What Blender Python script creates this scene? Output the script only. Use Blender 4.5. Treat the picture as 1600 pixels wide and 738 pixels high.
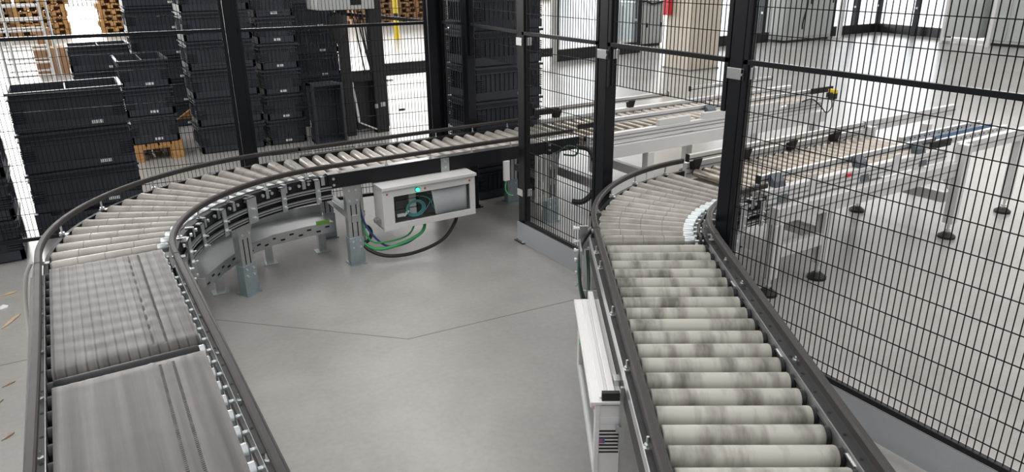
import bpy, bmesh, math, random
from mathutils import Vector, Matrix
random.seed(7)
S = bpy.context.scene
COL = S.collection
for o in list(bpy.data.objects):
    bpy.data.objects.remove(o)

# ------------------------------------------------------------------ camera
CAM_H = 1.503
cam_d = bpy.data.cameras.new('camera')
cam_d.sensor_fit = 'HORIZONTAL'; cam_d.sensor_width = 36.0
cam_d.lens = 36.0 * 1130.0 / 1600.0
cam_d.clip_start = 0.02; cam_d.clip_end = 300
cam = bpy.data.objects.new('camera', cam_d); COL.objects.link(cam)
_n = Vector((.8562, .5167)).normalized(); _m = Vector((-_n.y, _n.x))
_p = math.atan(423 / 1130); _r = 0.0126
_f = Vector((0, math.cos(_p), -math.sin(_p))); _r0 = Vector((1, 0, 0)); _u0 = _r0.cross(_f)
_right = math.cos(_r) * _r0 - math.sin(_r) * _u0
_up = math.sin(_r) * _r0 + math.cos(_r) * _u0
def _ax(w):
    q = Vector((w.x, w.y)); return Vector((q.dot(_n), q.dot(_m), w.z))
_R, _U, _B = _ax(_right), _ax(_up), -_ax(_f)
cam.matrix_world = Matrix(((_R.x, _U.x, _B.x, 0), (_R.y, _U.y, _B.y, 0), (_R.z, _U.z, _B.z, CAM_H), (0, 0, 0, 1)))
S.camera = cam

# ------------------------------------------------------------------ world, lights, exposure
world = bpy.data.worlds.new('hall_daylight'); S.world = world; world.use_nodes = True
bg = world.node_tree.nodes['Background']
bg.inputs[0].default_value = (0.97, 0.98, 1.0, 1); bg.inputs[1].default_value = 0.22
def area(name, loc, tgt, sx, sy, power, col=(1, 1, 1)):
    d = bpy.data.lights.new(name, 'AREA'); d.shape = 'RECTANGLE'; d.size = sx; d.size_y = sy
    d.energy = power; d.color = col
    o = bpy.data.objects.new(name, d); COL.objects.link(o); o.location = loc
    o.rotation_euler = (Vector(tgt) - Vector(loc)).to_track_quat('-Z', 'Y').to_euler()
    return o
# roof light strips of the hall
for i, x in enumerate((-7.0, -1.0, 5.0, 11.0)):
    area('roof_skylight', (x, 10.0, 8.5), (x, 10.0, 0), 2.2, 46.0, 1230, (1, .975, .94))
S.view_settings.view_transform = 'Standard'; S.view_settings.look = 'None'
S.view_settings.gamma = 1.0; S.view_settings.use_curve_mapping = False
S.view_settings.exposure = 0.0

# ------------------------------------------------------------------ materials
M = {}
def mat(key, col, rough=.5, metal=0.0, var=0.0, vscale=8.0, bump=0.0, bscale=60.0, stretch=(1, 1, 1), coat=0.0, spec=.5, rvar=0.0):
    m = bpy.data.materials.new(key); m.use_nodes = True; nt = m.node_tree; N = nt.nodes; L = nt.links
    b = N['Principled BSDF']
    b.inputs['Base Color'].default_value = (*col, 1); b.inputs['Roughness'].default_value = rough
    b.inputs['Metallic'].default_value = metal; b.inputs['Specular IOR Level'].default_value = spec
    if coat: b.inputs['Coat Weight'].default_value = coat
    if var or bump or rvar:
        tc = N.new('ShaderNodeTexCoord'); mp = N.new('ShaderNodeMapping'); mp.inputs['Scale'].default_value = stretch
        L.new(tc.outputs['Object'], mp.inputs['Vector'])
    if var or rvar:
        no = N.new('ShaderNodeTexNoise'); no.inputs['Scale'].default_value = vscale; no.inputs['Detail'].default_value = 6
        no.inputs['Roughness'].default_value = .6
        L.new(mp.outputs[0], no.inputs['Vector'])
    if var:
        rp = N.new('ShaderNodeValToRGB')
        rp.color_ramp.elements[0].position = .3; rp.color_ramp.elements[1].position = .7
        rp.color_ramp.elements[0].color = tuple(max(0, c * (1 - var)) for c in col) + (1,)
        rp.color_ramp.elements[1].color = tuple(min(1, c * (1 + var)) for c in col) + (1,)
        L.new(no.outputs['Fac'], rp.inputs[0]); L.new(rp.outputs[0], b.inputs['Base Color'])
    if rvar:
        mr = N.new('ShaderNodeMapRange'); mr.inputs[1].default_value = .3; mr.inputs[2].default_value = .7
        mr.inputs[3].default_value = max(.03, rough - rvar); mr.inputs[4].default_value = rough + rvar
        L.new(no.outputs['Fac'], mr.inputs[0]); L.new(mr.outputs[0], b.inputs['Roughness'])
    if bump:
        n2 = N.new('ShaderNodeTexNoise'); n2.inputs['Scale'].default_value = bscale; n2.inputs['Detail'].default_value = 4
        L.new(mp.outputs[0], n2.inputs['Vector'])
        bp = N.new('ShaderNodeBump'); bp.inputs['Strength'].default_value = bump; bp.inputs['Distance'].default_value = .01
        L.new(n2.outputs['Fac'], bp.inputs['Height']); L.new(bp.outputs[0], b.inputs['Normal'])
    M[key] = m
    return m
def emis(key, col, s):
    m = bpy.data.materials.new(key); m.use_nodes = True
    b = m.node_tree.nodes['Principled BSDF']; b.inputs['Base Color'].default_value = (*col, 1)
    b.inputs['Emission Color'].default_value = (*col, 1); b.inputs['Emission Strength'].default_value = s
    M[key] = m
def glass(key, col, alpha):
    m = bpy.data.materials.new(key); m.use_nodes = True; nt = m.node_tree; N = nt.nodes; L = nt.links
    N.remove(N['Principled BSDF'])
    t = N.new('ShaderNodeBsdfTransparent'); t.inputs[0].default_value = (*col, 1)
    g = N.new('ShaderNodeBsdfGlossy'); g.inputs['Roughness'].default_value = .06
    lw = N.new('ShaderNodeLayerWeight'); lw.inputs[0].default_value = .5
    pw = N.new('ShaderNodeMath'); pw.operation = 'POWER'; pw.inputs[1].default_value = 4.0; L.new(lw.outputs['Facing'], pw.inputs[0])
    mth = N.new('ShaderNodeMath'); mth.operation = 'MULTIPLY_ADD'; mth.inputs[1].default_value = .5; mth.inputs[2].default_value = alpha
    mx = N.new('ShaderNodeMixShader'); L.new(pw.outputs[0], mth.inputs[0]); L.new(mth.outputs[0], mx.inputs[0])
    L.new(t.outputs[0], mx.inputs[1]); L.new(g.outputs[0], mx.inputs[2]); L.new(mx.outputs[0], N['Material Output'].inputs[0])
    M[key] = m
def smudged(key, col, dark, rough, amount, seed, metal=0.0, grain=3.0):
    """sleeve material: scuffed rings along the roller (local X), different on each roller"""
    m = bpy.data.materials.new(key); m.use_nodes = True; nt = m.node_tree; N = nt.nodes; L = nt.links
    b = N['Principled BSDF']; b.inputs['Roughness'].default_value = rough; b.inputs['Metallic'].default_value = metal
    tc = N.new('ShaderNodeTexCoord'); oi = N.new('ShaderNodeObjectInfo')
    mp = N.new('ShaderNodeMapping'); mp.inputs['Scale'].default_value = (9, 2.5, 2.5)
    cb = N.new('ShaderNodeCombineXYZ'); mu = N.new('ShaderNodeMath'); mu.operation = 'MULTIPLY'; mu.inputs[1].default_value = 37.0 + seed
    L.new(oi.outputs['Random'], mu.inputs[0]); L.new(mu.outputs[0], cb.inputs[1]); L.new(cb.outputs[0], mp.inputs['Location'])
    L.new(tc.outputs['Object'], mp.inputs['Vector'])
    no = N.new('ShaderNodeTexNoise'); no.inputs['Scale'].default_value = 1.6; no.inputs['Detail'].default_value = 5; no.inputs['Roughness'].default_value = .55
    L.new(mp.outputs[0], no.inputs['Vector'])
    rp = N.new('ShaderNodeValToRGB'); rp.color_ramp.elements[0].position = .45; rp.color_ramp.elements[1].position = .66
    rp.color_ramp.elements[0].color = (0, 0, 0, 1); rp.color_ramp.elements[1].color = (amount, amount, amount, 1)
    L.new(no.outputs['Fac'], rp.inputs[0])
    mx = N.new('ShaderNodeMix'); mx.data_type = 'RGBA'
    mx.inputs[6].default_value = (*col, 1); mx.inputs[7].default_value = (*dark, 1)
    L.new(rp.outputs[0], mx.inputs[0]); L.new(mx.outputs[2], b.inputs['Base Color'])
    M[key] = m

mat('zinc', (.50, .52, .53), .34, .85, var=.12, vscale=14)
mat('zinc_blue', (.40, .47, .51), .38, .7, var=.15, vscale=12)
mat('steel_bright', (.74, .76, .77), .28, .9)
mat('steel_cap', (.58, .63, .65), .32, .75)
mat('frame_black', (.011, .011, .014), .5, spec=.3)
mat('frame_grey', (.038, .038, .040), .48, 0.0, spec=.35, var=.12, vscale=20)
mat('rail_plastic', (.042, .039, .037), .52, spec=.2, var=.18, vscale=16, rvar=.08)
mat('fence_black', (.007, .008, .011), .36, spec=.35)
mat('wire_black', (.004, .004, .005), .5, spec=.2)
mat('kick_grey', (.56, .59, .63), .26, .75, var=.05, vscale=3)
mat('crate', (.033, .041, .055), .48, var=.15, vscale=5)
mat('crate_inner', (.022, .024, .03), .55)
mat('sticker', (.78, .79, .8), .6, var=.08, vscale=60)
mat('white_alu', (.72, .72, .715), .36, .15, var=.03, vscale=4)
mat('alu', (.66, .665, .67), .33, .75, var=.05, vscale=6)
mat('bracket_blue', (.115, .135, .16), .5)
mat('rubber', (.012, .012, .012), .6)
mat('hose', (.010, .010, .012), .45)
mat('cable_green', (.05, .36, .12), .42)
mat('cable_dark_green', (.012, .07, .045), .42)
mat('cable_blue', (.02, .06, .22), .42)
mat('gap_shade_brown', (.10, .085, .07), .6)  # shade tone for the sheets added beneath the table rollers
mat('chain_blue', (.12, .2, .34), .5)
mat('cable_white', (.6, .6, .58), .45)
mat('cable_cyan', (.06, .36, .38), .45)
mat('box_paint', (.72, .72, .715), .42, var=.03, vscale=5)
mat('box_dark', (.27, .28, .28), .45)
mat('panel_inner', (.15, .17, .17), .5, var=.3, vscale=18)
mat('paper', (.74, .74, .77), .7)
mat('wood', (.50, .27, .10), .7, var=.28, vscale=9, stretch=(1, 6, 6), bump=.2, bscale=40)
mat('wood_old', (.27, .145, .06), .75, var=.35, vscale=7, stretch=(1, 5, 5))
mat('wood_pale', (.52, .38, .26), .75, var=.2, vscale=9)
mat('cardboard', (.36, .21, .12), .8, var=.1, vscale=5)
mat('column_beige', (.62, .56, .47), .75, var=.05, vscale=3)
mat('cabinet_grey', (.47, .49, .47), .5, var=.04, vscale=2)
mat('red_paint', (.65, .02, .03), .4)
mat('yellow_paint', (.75, .55, .03), .45)
mat('dark_slot', (.01, .01, .01), .8)
mat('machine_black', (.013, .013, .015), .45)
mat('pv_belt', (.016, .016, .017), .5)
mat('pv_yellow', (.35, .30, .06), .5)
mat('joint', (.20, .20, .195), .8)
mat('lime', (.22, .50, .06), .45)
mat('label_red', (.6, .08, .08), .5)
mat('label_blue', (.08, .12, .4), .5)
emis('led_green', (.02, .9, .35), 3.0)
mat('green_button', (.02, .5, .12), .35)
emis('window_light', (1.0, .985, .96), 5.5)
emis('gate_light', (1.0, .99, .97), 16.0)
glass('pane', (.95, .97, .97), .03)
glass('pane_far', (.92, .96, 1.0), .04)
smudged('sleeve_grey', (.42, .41, .37), (.085, .075, .065), .42, .9, 1)
smudged('sleeve_taper', (.34, .322, .295), (.22, .20, .18), .27, .6, 2)
smudged('tube_steel', (.56, .525, .485), (.34, .31, .28), .34, .5, 3, metal=.3)
smudged('tube_bright', (.50, .45, .39), (.28, .24, .20), .28, .5, 4, metal=.6)

# belt: grey-brown rubber with lengthwise wear stripes and fine seam marks
def belt_material(key, lines):
    m = bpy.data.materials.new(key); m.use_nodes = True; nt = m.node_tree; N = nt.nodes; L = nt.links
    b = N['Principled BSDF']; b.inputs['Roughness'].default_value = .40
    b.inputs['Specular IOR Level'].default_value = .28
    tc = N.new('ShaderNodeTexCoord'); mp = N.new('ShaderNodeMapping'); mp.inputs['Scale'].default_value = (26, .6, 1)
    oi = N.new('ShaderNodeObjectInfo'); cb = N.new('ShaderNodeCombineXYZ'); mu = N.new('ShaderNodeMath'); mu.operation = 'MULTIPLY'; mu.inputs[1].default_value = 20
    L.new(oi.outputs['Random'], mu.inputs[0]); L.new(mu.outputs[0], cb.inputs[2]); L.new(cb.outputs[0], mp.inputs['Location'])
    L.new(tc.outputs['Object'], mp.inputs['Vector'])
    n1 = N.new('ShaderNodeTexNoise'); n1.inputs['Scale'].default_value = 1.0; n1.inputs['Detail'].default_value = 5; n1.inputs['Roughness'].default_value = .65
    L.new(mp.outputs[0], n1.inputs['Vector'])
    r1 = N.new('ShaderNodeValToRGB'); r1.color_ramp.elements[0].position = .32; r1.color_ramp.elements[1].position = .66
    kf = .68 if lines else .9
    r1.color_ramp.elements[0].color = (.075 * kf, .067 * kf, .064 * kf, 1); r1.color_ramp.elements[1].color = (.165 * kf, .152 * kf, .147 * kf, 1)
    L.new(n1.outputs['Fac'], r1.inputs[0])
    n2 = N.new('ShaderNodeTexNoise'); n2.inputs['Scale'].default_value = 5; n2.inputs['Detail'].default_value = 6
    L.new(tc.outputs['Object'], n2.inputs['Vector'])
    mx = N.new('ShaderNodeMix'); mx.data_type = 'RGBA'; mx.blend_type = 'OVERLAY'; mx.inputs[0].default_value = .45
    L.new(r1.outputs[0], mx.inputs[6]); L.new(n2.outputs['Fac'], mx.inputs[7])
    # thin dark wear lines at even spacing across the belt
    wv = N.new('ShaderNodeTexWave'); wv.bands_direction = 'X'; wv.inputs['Scale'].default_value = 12.6 if lines else 4.4
    wv.inputs['Distortion'].default_value = .35; wv.inputs['Detail'].default_value = 1; wv.inputs['Detail Scale'].default_value = 1.5
    L.new(tc.outputs['Object'], wv.inputs['Vector'])
    r2 = N.new('ShaderNodeValToRGB'); r2.color_ramp.elements[0].position = .0; r2.color_ramp.elements[1].position = .16 if lines else .6
    lo_ = .38 if lines else .74
    r2.color_ramp.elements[0].color = (lo_, lo_, lo_, 1); r2.color_ramp.elements[1].color = (1, 1, 1, 1)
    L.new(wv.outputs['Fac'], r2.inputs[0])
    mxl = N.new('ShaderNodeMix'); mxl.data_type = 'RGBA'; mxl.blend_type = 'MULTIPLY'; mxl.inputs[0].default_value = 1.0
    L.new(mx.outputs[2], mxl.inputs[6]); L.new(r2.outputs[0], mxl.inputs[7]); L.new(mxl.outputs[2], b.inputs['Base Color'])
    mr = N.new('ShaderNodeMapRange'); mr.inputs[3].default_value = .36; mr.inputs[4].default_value = .52
    L.new(n2.outputs['Fac'], mr.inputs[0]); L.new(mr.outputs[0], b.inputs['Roughness'])
    bp = N.new('ShaderNodeBump'); bp.inputs['Strength'].default_value = .12; bp.inputs['Distance'].default_value = .004
    L.new(n1.outputs['Fac'], bp.inputs['Height']); L.new(bp.outputs[0], b.inputs['Normal'])
    M[key] = m
belt_material('belt_lined', True); belt_material('belt_plain', False)
mat('stitch', (.15, .14, .133), .4)

def floor_material():
    m = bpy.data.materials.new('concrete_floor'); m.use_nodes = True; nt = m.node_tree; N = nt.nodes; L = nt.links
    b = N['Principled BSDF']; tc = N.new('ShaderNodeTexCoord')
    n1 = N.new('ShaderNodeTexNoise'); n1.inputs['Scale'].default_value = 1.1; n1.inputs['Detail'].default_value = 8; n1.inputs['Roughness'].default_value = .62
    n2 = N.new('ShaderNodeTexNoise'); n2.inputs['Scale'].default_value = 45; n2.inputs['Detail'].default_value = 4
    n3 = N.new('ShaderNodeTexNoise'); n3.inputs['Scale'].default_value = 4.0; n3.inputs['Detail'].default_value = 7; n3.inputs['Distortion'].default_value = 1.2
    for n in (n1, n2, n3): L.new(tc.outputs['Object'], n.inputs['Vector'])
    r = N.new('ShaderNodeValToRGB'); r.color_ramp.elements[0].position = .34; r.color_ramp.elements[1].position = .68
    r.color_ramp.elements[0].color = (.305, .300, .288, 1); r.color_ramp.elements[1].color = (.385, .379, .364, 1)
    L.new(n1.outputs['Fac'], r.inputs[0])
    mx = N.new('ShaderNodeMix'); mx.data_type = 'RGBA'; mx.blend_type = 'OVERLAY'; mx.inputs[0].default_value = .12
    L.new(r.outputs[0], mx.inputs[6]); L.new(n3.outputs['Fac'], mx.inputs[7])
    mx2 = N.new('ShaderNodeMix'); mx2.data_type = 'RGBA'; mx2.blend_type = 'OVERLAY'; mx2.inputs[0].default_value = .12
    L.new(mx.outputs[2], mx2.inputs[6]); L.new(n2.outputs['Fac'], mx2.inputs[7]); L.new(mx2.outputs[2], b.inputs['Base Color'])
    mr = N.new('ShaderNodeMapRange'); mr.inputs[1].default_value = .3; mr.inputs[2].default_value = .7
    mr.inputs[3].default_value = .29; mr.inputs[4].default_value = .34
    L.new(n3.outputs['Fac'], mr.inputs[0]); L.new(mr.outputs[0], b.inputs['Roughness'])
    M['floor'] = m
floor_material()

# ------------------------------------------------------------------ mesh helpers
ORG = {}
class MB:
    def __init__(s, xf=None):
        s.v = []; s.f = []; s.xf = xf
    def add(s, vs, fs):
        b = len(s.v)
        for p in vs:
            p = Vector(p)
            s.v.append(s.xf @ p if s.xf else p)
        for f in fs: s.f.append([b + i for i in f])
    def box(s, x0, x1, y0, y1, z0, z1):
        s.add([(x0, y0, z0), (x1, y0, z0), (x1, y1, z0), (x0, y1, z0), (x0, y0, z1), (x1, y0, z1), (x1, y1, z1), (x0, y1, z1)],
              [(0, 3, 2, 1), (4, 5, 6, 7), (0, 1, 5, 4), (1, 2, 6, 5), (2, 3, 7, 6), (3, 0, 4, 7)]); return s
    def bar(s, p, q, w, h, up=(0, 0, 1)):
        p, q = Vector(p), Vector(q); d = (q - p).normalized(); up = Vector(up)
        if abs(d.dot(up)) > .98: up = Vector((1, 0, 0))
        a = d.cross(up).normalized(); b = a.cross(d).normalized()
        vs = []
        for c in (p, q):
            for i, j in ((-1, -1), (1, -1), (1, 1), (-1, 1)): vs.append(c + a * (i * w / 2) + b * (j * h / 2))
        s.add(vs, [(0, 3, 2, 1), (4, 5, 6, 7), (0, 1, 5, 4), (1, 2, 6, 5), (2, 3, 7, 6), (3, 0, 4, 7)]); return s
    def cyl(s, p, q, r, r2=None, n=12, caps=True):
        p, q = Vector(p), Vector(q); r2 = r if r2 is None else r2; d = (q - p).normalized()
        up = Vector((0, 0, 1)) if abs(d.z) < .9 else Vector((1, 0, 0))
        a = d.cross(up).normalized(); b = a.cross(d)
        vs = []
        for c, rr in ((p, r), (q, r2)):
            for i in range(n):
                t = 2 * math.pi * i / n; vs.append(c + a * (rr * math.cos(t)) + b * (rr * math.sin(t)))
        fs = [(i, (i + 1) % n, n + (i + 1) % n, n + i) for i in range(n)]
        if caps: fs += [tuple(range(n - 1, -1, -1)), tuple(range(n, 2 * n))]
        s.add(vs, fs); return s
    def lathe(s, prof, n=18):
        """prof: (x, r, zc) rings along local X, zc = centre height"""
        vs = []; fs = []
        for (x, r, zc) in prof:
            for i in range(n):
                t = 2 * math.pi * i / n; vs.append((x, r * math.cos(t), zc + r * math.sin(t)))
        for k in range(len(prof) - 1):
            for i in range(n):
                fs.append((k * n + i, k * n + (i + 1) % n, (k + 1) * n + (i + 1) % n, (k + 1) * n + i))
        fs.append(tuple(range(n - 1, -1, -1))); e = (len(prof) - 1) * n; fs.append(tuple(range(e, e + n)))
        s.add(vs, fs); return s
    def tube(s, path, r, n=8):
        P = [Vector(p) for p in path]; vs = []; fs = []; a = None
        for k, p in enumerate(P):
            d = (P[min(k + 1, len(P) - 1)] - P[max(k - 1, 0)]).normalized()
            if a is None:
                up = Vector((0, 0, 1)) if abs(d.z) < .9 else Vector((1, 0, 0)); a = d.cross(up).normalized()
            else:
                a = (a - d * a.dot(d)).normalized()
            b = a.cross(d)
            for i in range(n):
                t = 2 * math.pi * i / n; vs.append(p + a * (r * math.cos(t)) + b * (r * math.sin(t)))
        for k in range(len(P) - 1):
            for i in range(n): fs.append((k * n + i, k * n + (i + 1) % n, (k + 1) * n + (i + 1) % n, (k + 1) * n + i))
        fs.append(tuple(range(n - 1, -1, -1))); e = (len(P) - 1) * n; fs.append(tuple(range(e, e + n)))
        s.add(vs, fs); return s
    def sweep(s, path, prof):
        """path: plan points (x,y); prof: closed polygon of (offset to the left, z)"""
        P = [Vector((p[0], p[1])) for p in path]; n = len(prof); vs = []; fs = []
        for k, p in enumerate(P):
            if 0 < k < len(P) - 1:
                d1 = (p - P[k - 1]).normalized(); d2 = (P[k + 1] - p).normalized(); d = (d1 + d2).normalized()
                sc = 1 / max(.3, d.dot(d1))
            else:
                d = (P[1] - P[0]) if k == 0 else (P[-1] - P[-2]); d.normalize(); sc = 1
            nl = Vector((-d.y, d.x)) * sc
            for (o, z) in prof: vs.append((p.x + nl.x * o, p.y + nl.y * o, z))
        for k in range(len(P) - 1):
            for i in range(n): fs.append((k * n + i, k * n + (i + 1) % n, (k + 1) * n + (i + 1) % n, (k + 1) * n + i))
        fs.append(tuple(range(n - 1, -1, -1))); e = (len(P) - 1) * n; fs.append(tuple(range(e, e + n)))
        s.add(vs, fs); return s
    def mesh(s, name, m, smooth=True, off=None):
        me = bpy.data.meshes.new(name)
        vs = [(p - off) if off else p for p in s.v]
        me.from_pydata([tuple(p) for p in vs], [], s.f)
        bm = bmesh.new(); bm.from_mesh(me); bmesh.ops.recalc_face_normals(bm, faces=bm.faces); bm.to_mesh(me); bm.free()
        me.materials.append(M[m])
        if smooth:
            for p in me.polygons: p.use_smooth = True
            me.set_sharp_from_angle(angle=math.radians(35))
        return me
    def build(s, name, m, parent=None, smooth=True, bevel=0, loc=None):
        if parent is not None: off = ORG[parent.name]
        else:
            if loc is None:
                xs = [p.x for p in s.v]; ys = [p.y for p in s.v]; zs = [p.z for p in s.v]
                loc = Vector(((min(xs) + max(xs)) / 2, (min(ys) + max(ys)) / 2, min(zs)))
            off = Vector(loc)
        o = bpy.data.objects.new(name, s.mesh(name, m, smooth, off)); COL.objects.link(o)
        ORG[o.name] = Vector(off)
        if parent is not None: o.parent = parent
        else: o.location = off
        if bevel:
            bv = o.modifiers.new('bevel', 'BEVEL'); bv.width = bevel; bv.segments = 2; bv.limit_method = 'ANGLE'
        return o
def tag(o, label=None, cat=None, group=None, kind=None):
    if label: o['label'] = label
    if cat: o['category'] = cat
    if group: o['group'] = group
    if kind: o['kind'] = kind
    return o
def thing(name, loc, label, cat, group=None):
    o = bpy.data.objects.new(name, None); COL.objects.link(o); o.location = loc; o.empty_display_size = .1
    ORG[o.name] = Vector(loc)
    return tag(o, label, cat, group)
def inst(name, me, parent, mtx):
    """an object on shared mesh data placed by a world matrix under parent"""
    o = bpy.data.objects.new(name, me); COL.objects.link(o); o.parent = parent
    o.matrix_local = Matrix.Translation(-ORG[parent.name]) @ mtx
    ORG[o.name] = Vector((0, 0, 0))
    return o
def frame_mtx(loc, ex, ey, ez):
    ex, ey, ez = Vector(ex).normalized(), Vector(ey).normalized(), Vector(ez).normalized()
    return Matrix(((ex.x, ey.x, ez.x, loc[0]), (ex.y, ey.y, ez.y, loc[1]), (ex.z, ey.z, ez.z, loc[2]), (0, 0, 0, 1)))
def rollmtx(p, q, z=0):
    p = Vector((p[0], p[1], z)); q = Vector((q[0], q[1], z)); d = q - p
    return frame_mtx(p, d, Vector((-d.y, d.x, 0)), (0, 0, 1))
def arc(c, r, a0, a1, n=28):
    return [(c[0] + r * math.cos(math.radians(a0 + (a1 - a0) * i / n)), c[1] + r * math.sin(math.radians(a0 + (a1 - a0) * i / n))) for i in range(n + 1)]
def smoothpath(pts, n=8):
    P = [Vector(p) for p in pts]; out = []
    for k in range(len(P) - 1):
        p0 = P[max(k - 1, 0)]; p1 = P[k]; p2 = P[k + 1]; p3 = P[min(k + 2, len(P) - 1)]
        for i in range(n):
            t = i / n
            out.append(.5 * ((2 * p1) + (p2 - p0) * t + (2 * p0 - 5 * p1 + 4 * p2 - p3) * t * t + (3 * p1 - p0 - 3 * p2 + p3) * t ** 3))
    out.append(P[-1]); return out
def rect(o0, o1, z0, z1): return [(o0, z0), (o1, z0), (o1, z1), (o0, z1)]
def rrect(o0, o1, z0, z1, c):
    return [(o0 + c, z0), (o1 - c, z0), (o1, z0 + c), (o1, z1 - c), (o1 - c, z1), (o0 + c, z1), (o0, z1 - c), (o0, z0 + c)]

# ================================================================== SETTING
fl = MB(); fl.box(-30, 45, -4, 40, -.2, 0)
floor = fl.build('floor', 'floor', smooth=False, loc=(0, 0, 0)); tag(floor, 'polished grey concrete floor of the hall', kind='structure')
jn = MB()
for a, b in (((.36, 3.256), (1.04, 2.60)), ((1.04, 2.60), (1.99, 2.52)), ((-1.5, 3.34), (.36, 3.256))):
    jn.bar((a[0], a[1], .0004), (b[0], b[1], .0004), .003, .0012)
jn.build('floor_crack', 'joint', floor)
# far wall with tall daylight windows
wb = MB(); wb.box(-30, 45, 40, 40.4, 0, 13)
wall_back = wb.build('wall_back', 'white_alu', smooth=False); tag(wall_back, 'far white hall wall with tall daylight windows', kind='structure')
for i in range(9):
    x = -27 + i * 8
    wn = MB(); wn.box(x, x + 6.6, 39.9, 40.0, .3, 11.5)
    w = wn.build('window_%d' % (i + 1), 'gate_light' if i in (2, 3, 4) else 'window_light', smooth=False)
    tag(w, 'tall bright daylight window in the far hall wall', kind='structure')

wr = MB(); wr.box(45, 45.4, -4, 40, 0, 13)
wall_right = wr.build('wall_right', 'white_alu', smooth=False); tag(wall_right, 'far white side wall with tall daylight windows', kind='structure')
for i in range(5):
    y = 1 + i * 7.8
    wn = MB(); wn.box(44.9, 45.0, y, y + 6.4, .3, 11.5)
    tag(wn.build('window_%d' % (i + 10), 'window_light', smooth=False), 'tall bright daylight window in the side wall', kind='structure')

# ================================================================== ROLLERS (shared meshes)
def straight_roller(name, length, r, body_mat, cap_len=.012, tub_r=.006):
    body = MB(); h = length / 2; c = .004
    body.lathe([(-h, r - c, 0), (-h + c * .4, r - c * .3, 0), (-h + c, r, 0), (h - c, r, 0), (h - c * .4, r - c * .3, 0), (h, r - c, 0)], 20)
    caps = []
    for sgn in (-1, 1):
        cap = MB()
        cap.lathe([(sgn * (h - .002), r * .9, 0), (sgn * (h + cap_len * .8), r * .9, 0), (sgn * (h + cap_len), r * .78, 0), (sgn * (h + cap_len), tub_r, 0), (sgn * (h + cap_len + .012), tub_r, 0)], 14)
        caps.append(cap)
    return body.mesh(name, body_mat), caps
def add_roller(me_body, me_cap, parent, mtx, cap_name='end_cap'):
    r = inst('roller', me_body, parent, mtx)
    for me_c in (me_cap if isinstance(me_cap, tuple) else (me_cap,)):
        c = bpy.data.objects.new(cap_name, me_c); COL.objects.link(c); c.parent = r; ORG[c.name] = Vector((0, 0, 0))
    return r

# ================================================================== LEFT BELT CONVEYOR (straight, near left)
XO, XI = -.207, .211                        # guide rail centre lines
LC_OUT = ((XO + 1.09, 2.89), 1.09); LC_IN = ((XI + .83, 2.69), .83)
YO, YI = LC_OUT[0][1] + 1.09, LC_IN[0][1] + .83      # 3.98 / 3.52
T = thing('belt_conveyor', (0, 1.7, 0), 'straight conveyor with two wide worn grey rubber belts at lower left', 'conveyor')
y0, y1 = .35, 2.86
RIN_P = [(.218, y0), (.216, 1.3), (.217, 1.75), (.213, 2.1), (XI, 2.64)]
ROUT_P = [(-.219, y0), (-.216, 1.5), (-.210, 1.9), (XO, 2.25), (XO, 2.80)]
for x, s in ((XO, -1), (XI, 1)):
    ye = 2.80 if s < 0 else 2.64
    f = MB(); f.sweep([(x, y0), (x, ye)], [(o * s, z) for o, z in rect(-.030, .011, .44, .522)])
    fo = f.build('side_frame', 'frame_grey', T, bevel=.002)
    e = MB(); e.sweep([(x, y0), (x, ye)], [(o * s, z) for o, z in rect(.0105, .0122, .48, .5245)])
    e.build('edge_strip', 'zinc', fo)
    hm = MB(); yy = y0 + .05
    while yy < ye - .04:
        hm.cyl((x - s * .004, yy, .522), (x - s * .004, yy, .5226), .0045, n=8); yy += .11
    tag(hm.build('flange_hole', 'dark_slot', fo), kind='stuff')
    g = MB(); g.sweep(ROUT_P if s < 0 else RIN_P, rrect(-.0105, .0105, .548, .570, .004))
    g.build('guide_rail', 'rail_plastic', T)
    yy = y0 + .2
    while yy < ye - .1:
        b = MB(); b.cyl((x - s * .002, yy, .520), (x - s * .002, yy, .527), .008, n=6); b.cyl((x - s * .002, yy, .527), (x - s * .002, yy, .542), .004, n=8)
        b.build('bolt', 'steel_bright', T); yy += .27
b_me, c_mb = straight_roller('belt_roller', .352, .0245, 'frame_black', .016)
c_me = (c_mb[0].mesh('roller_cap', 'frame_black'), c_mb[1].mesh('roller_cap', 'steel_cap'))
k = 0; yy = 2.815
while yy > .4:
    add_roller(b_me, c_me, T, rollmtx((-.004, yy), (1, yy), .4955)); yy -= .0755; k += 1
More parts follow.
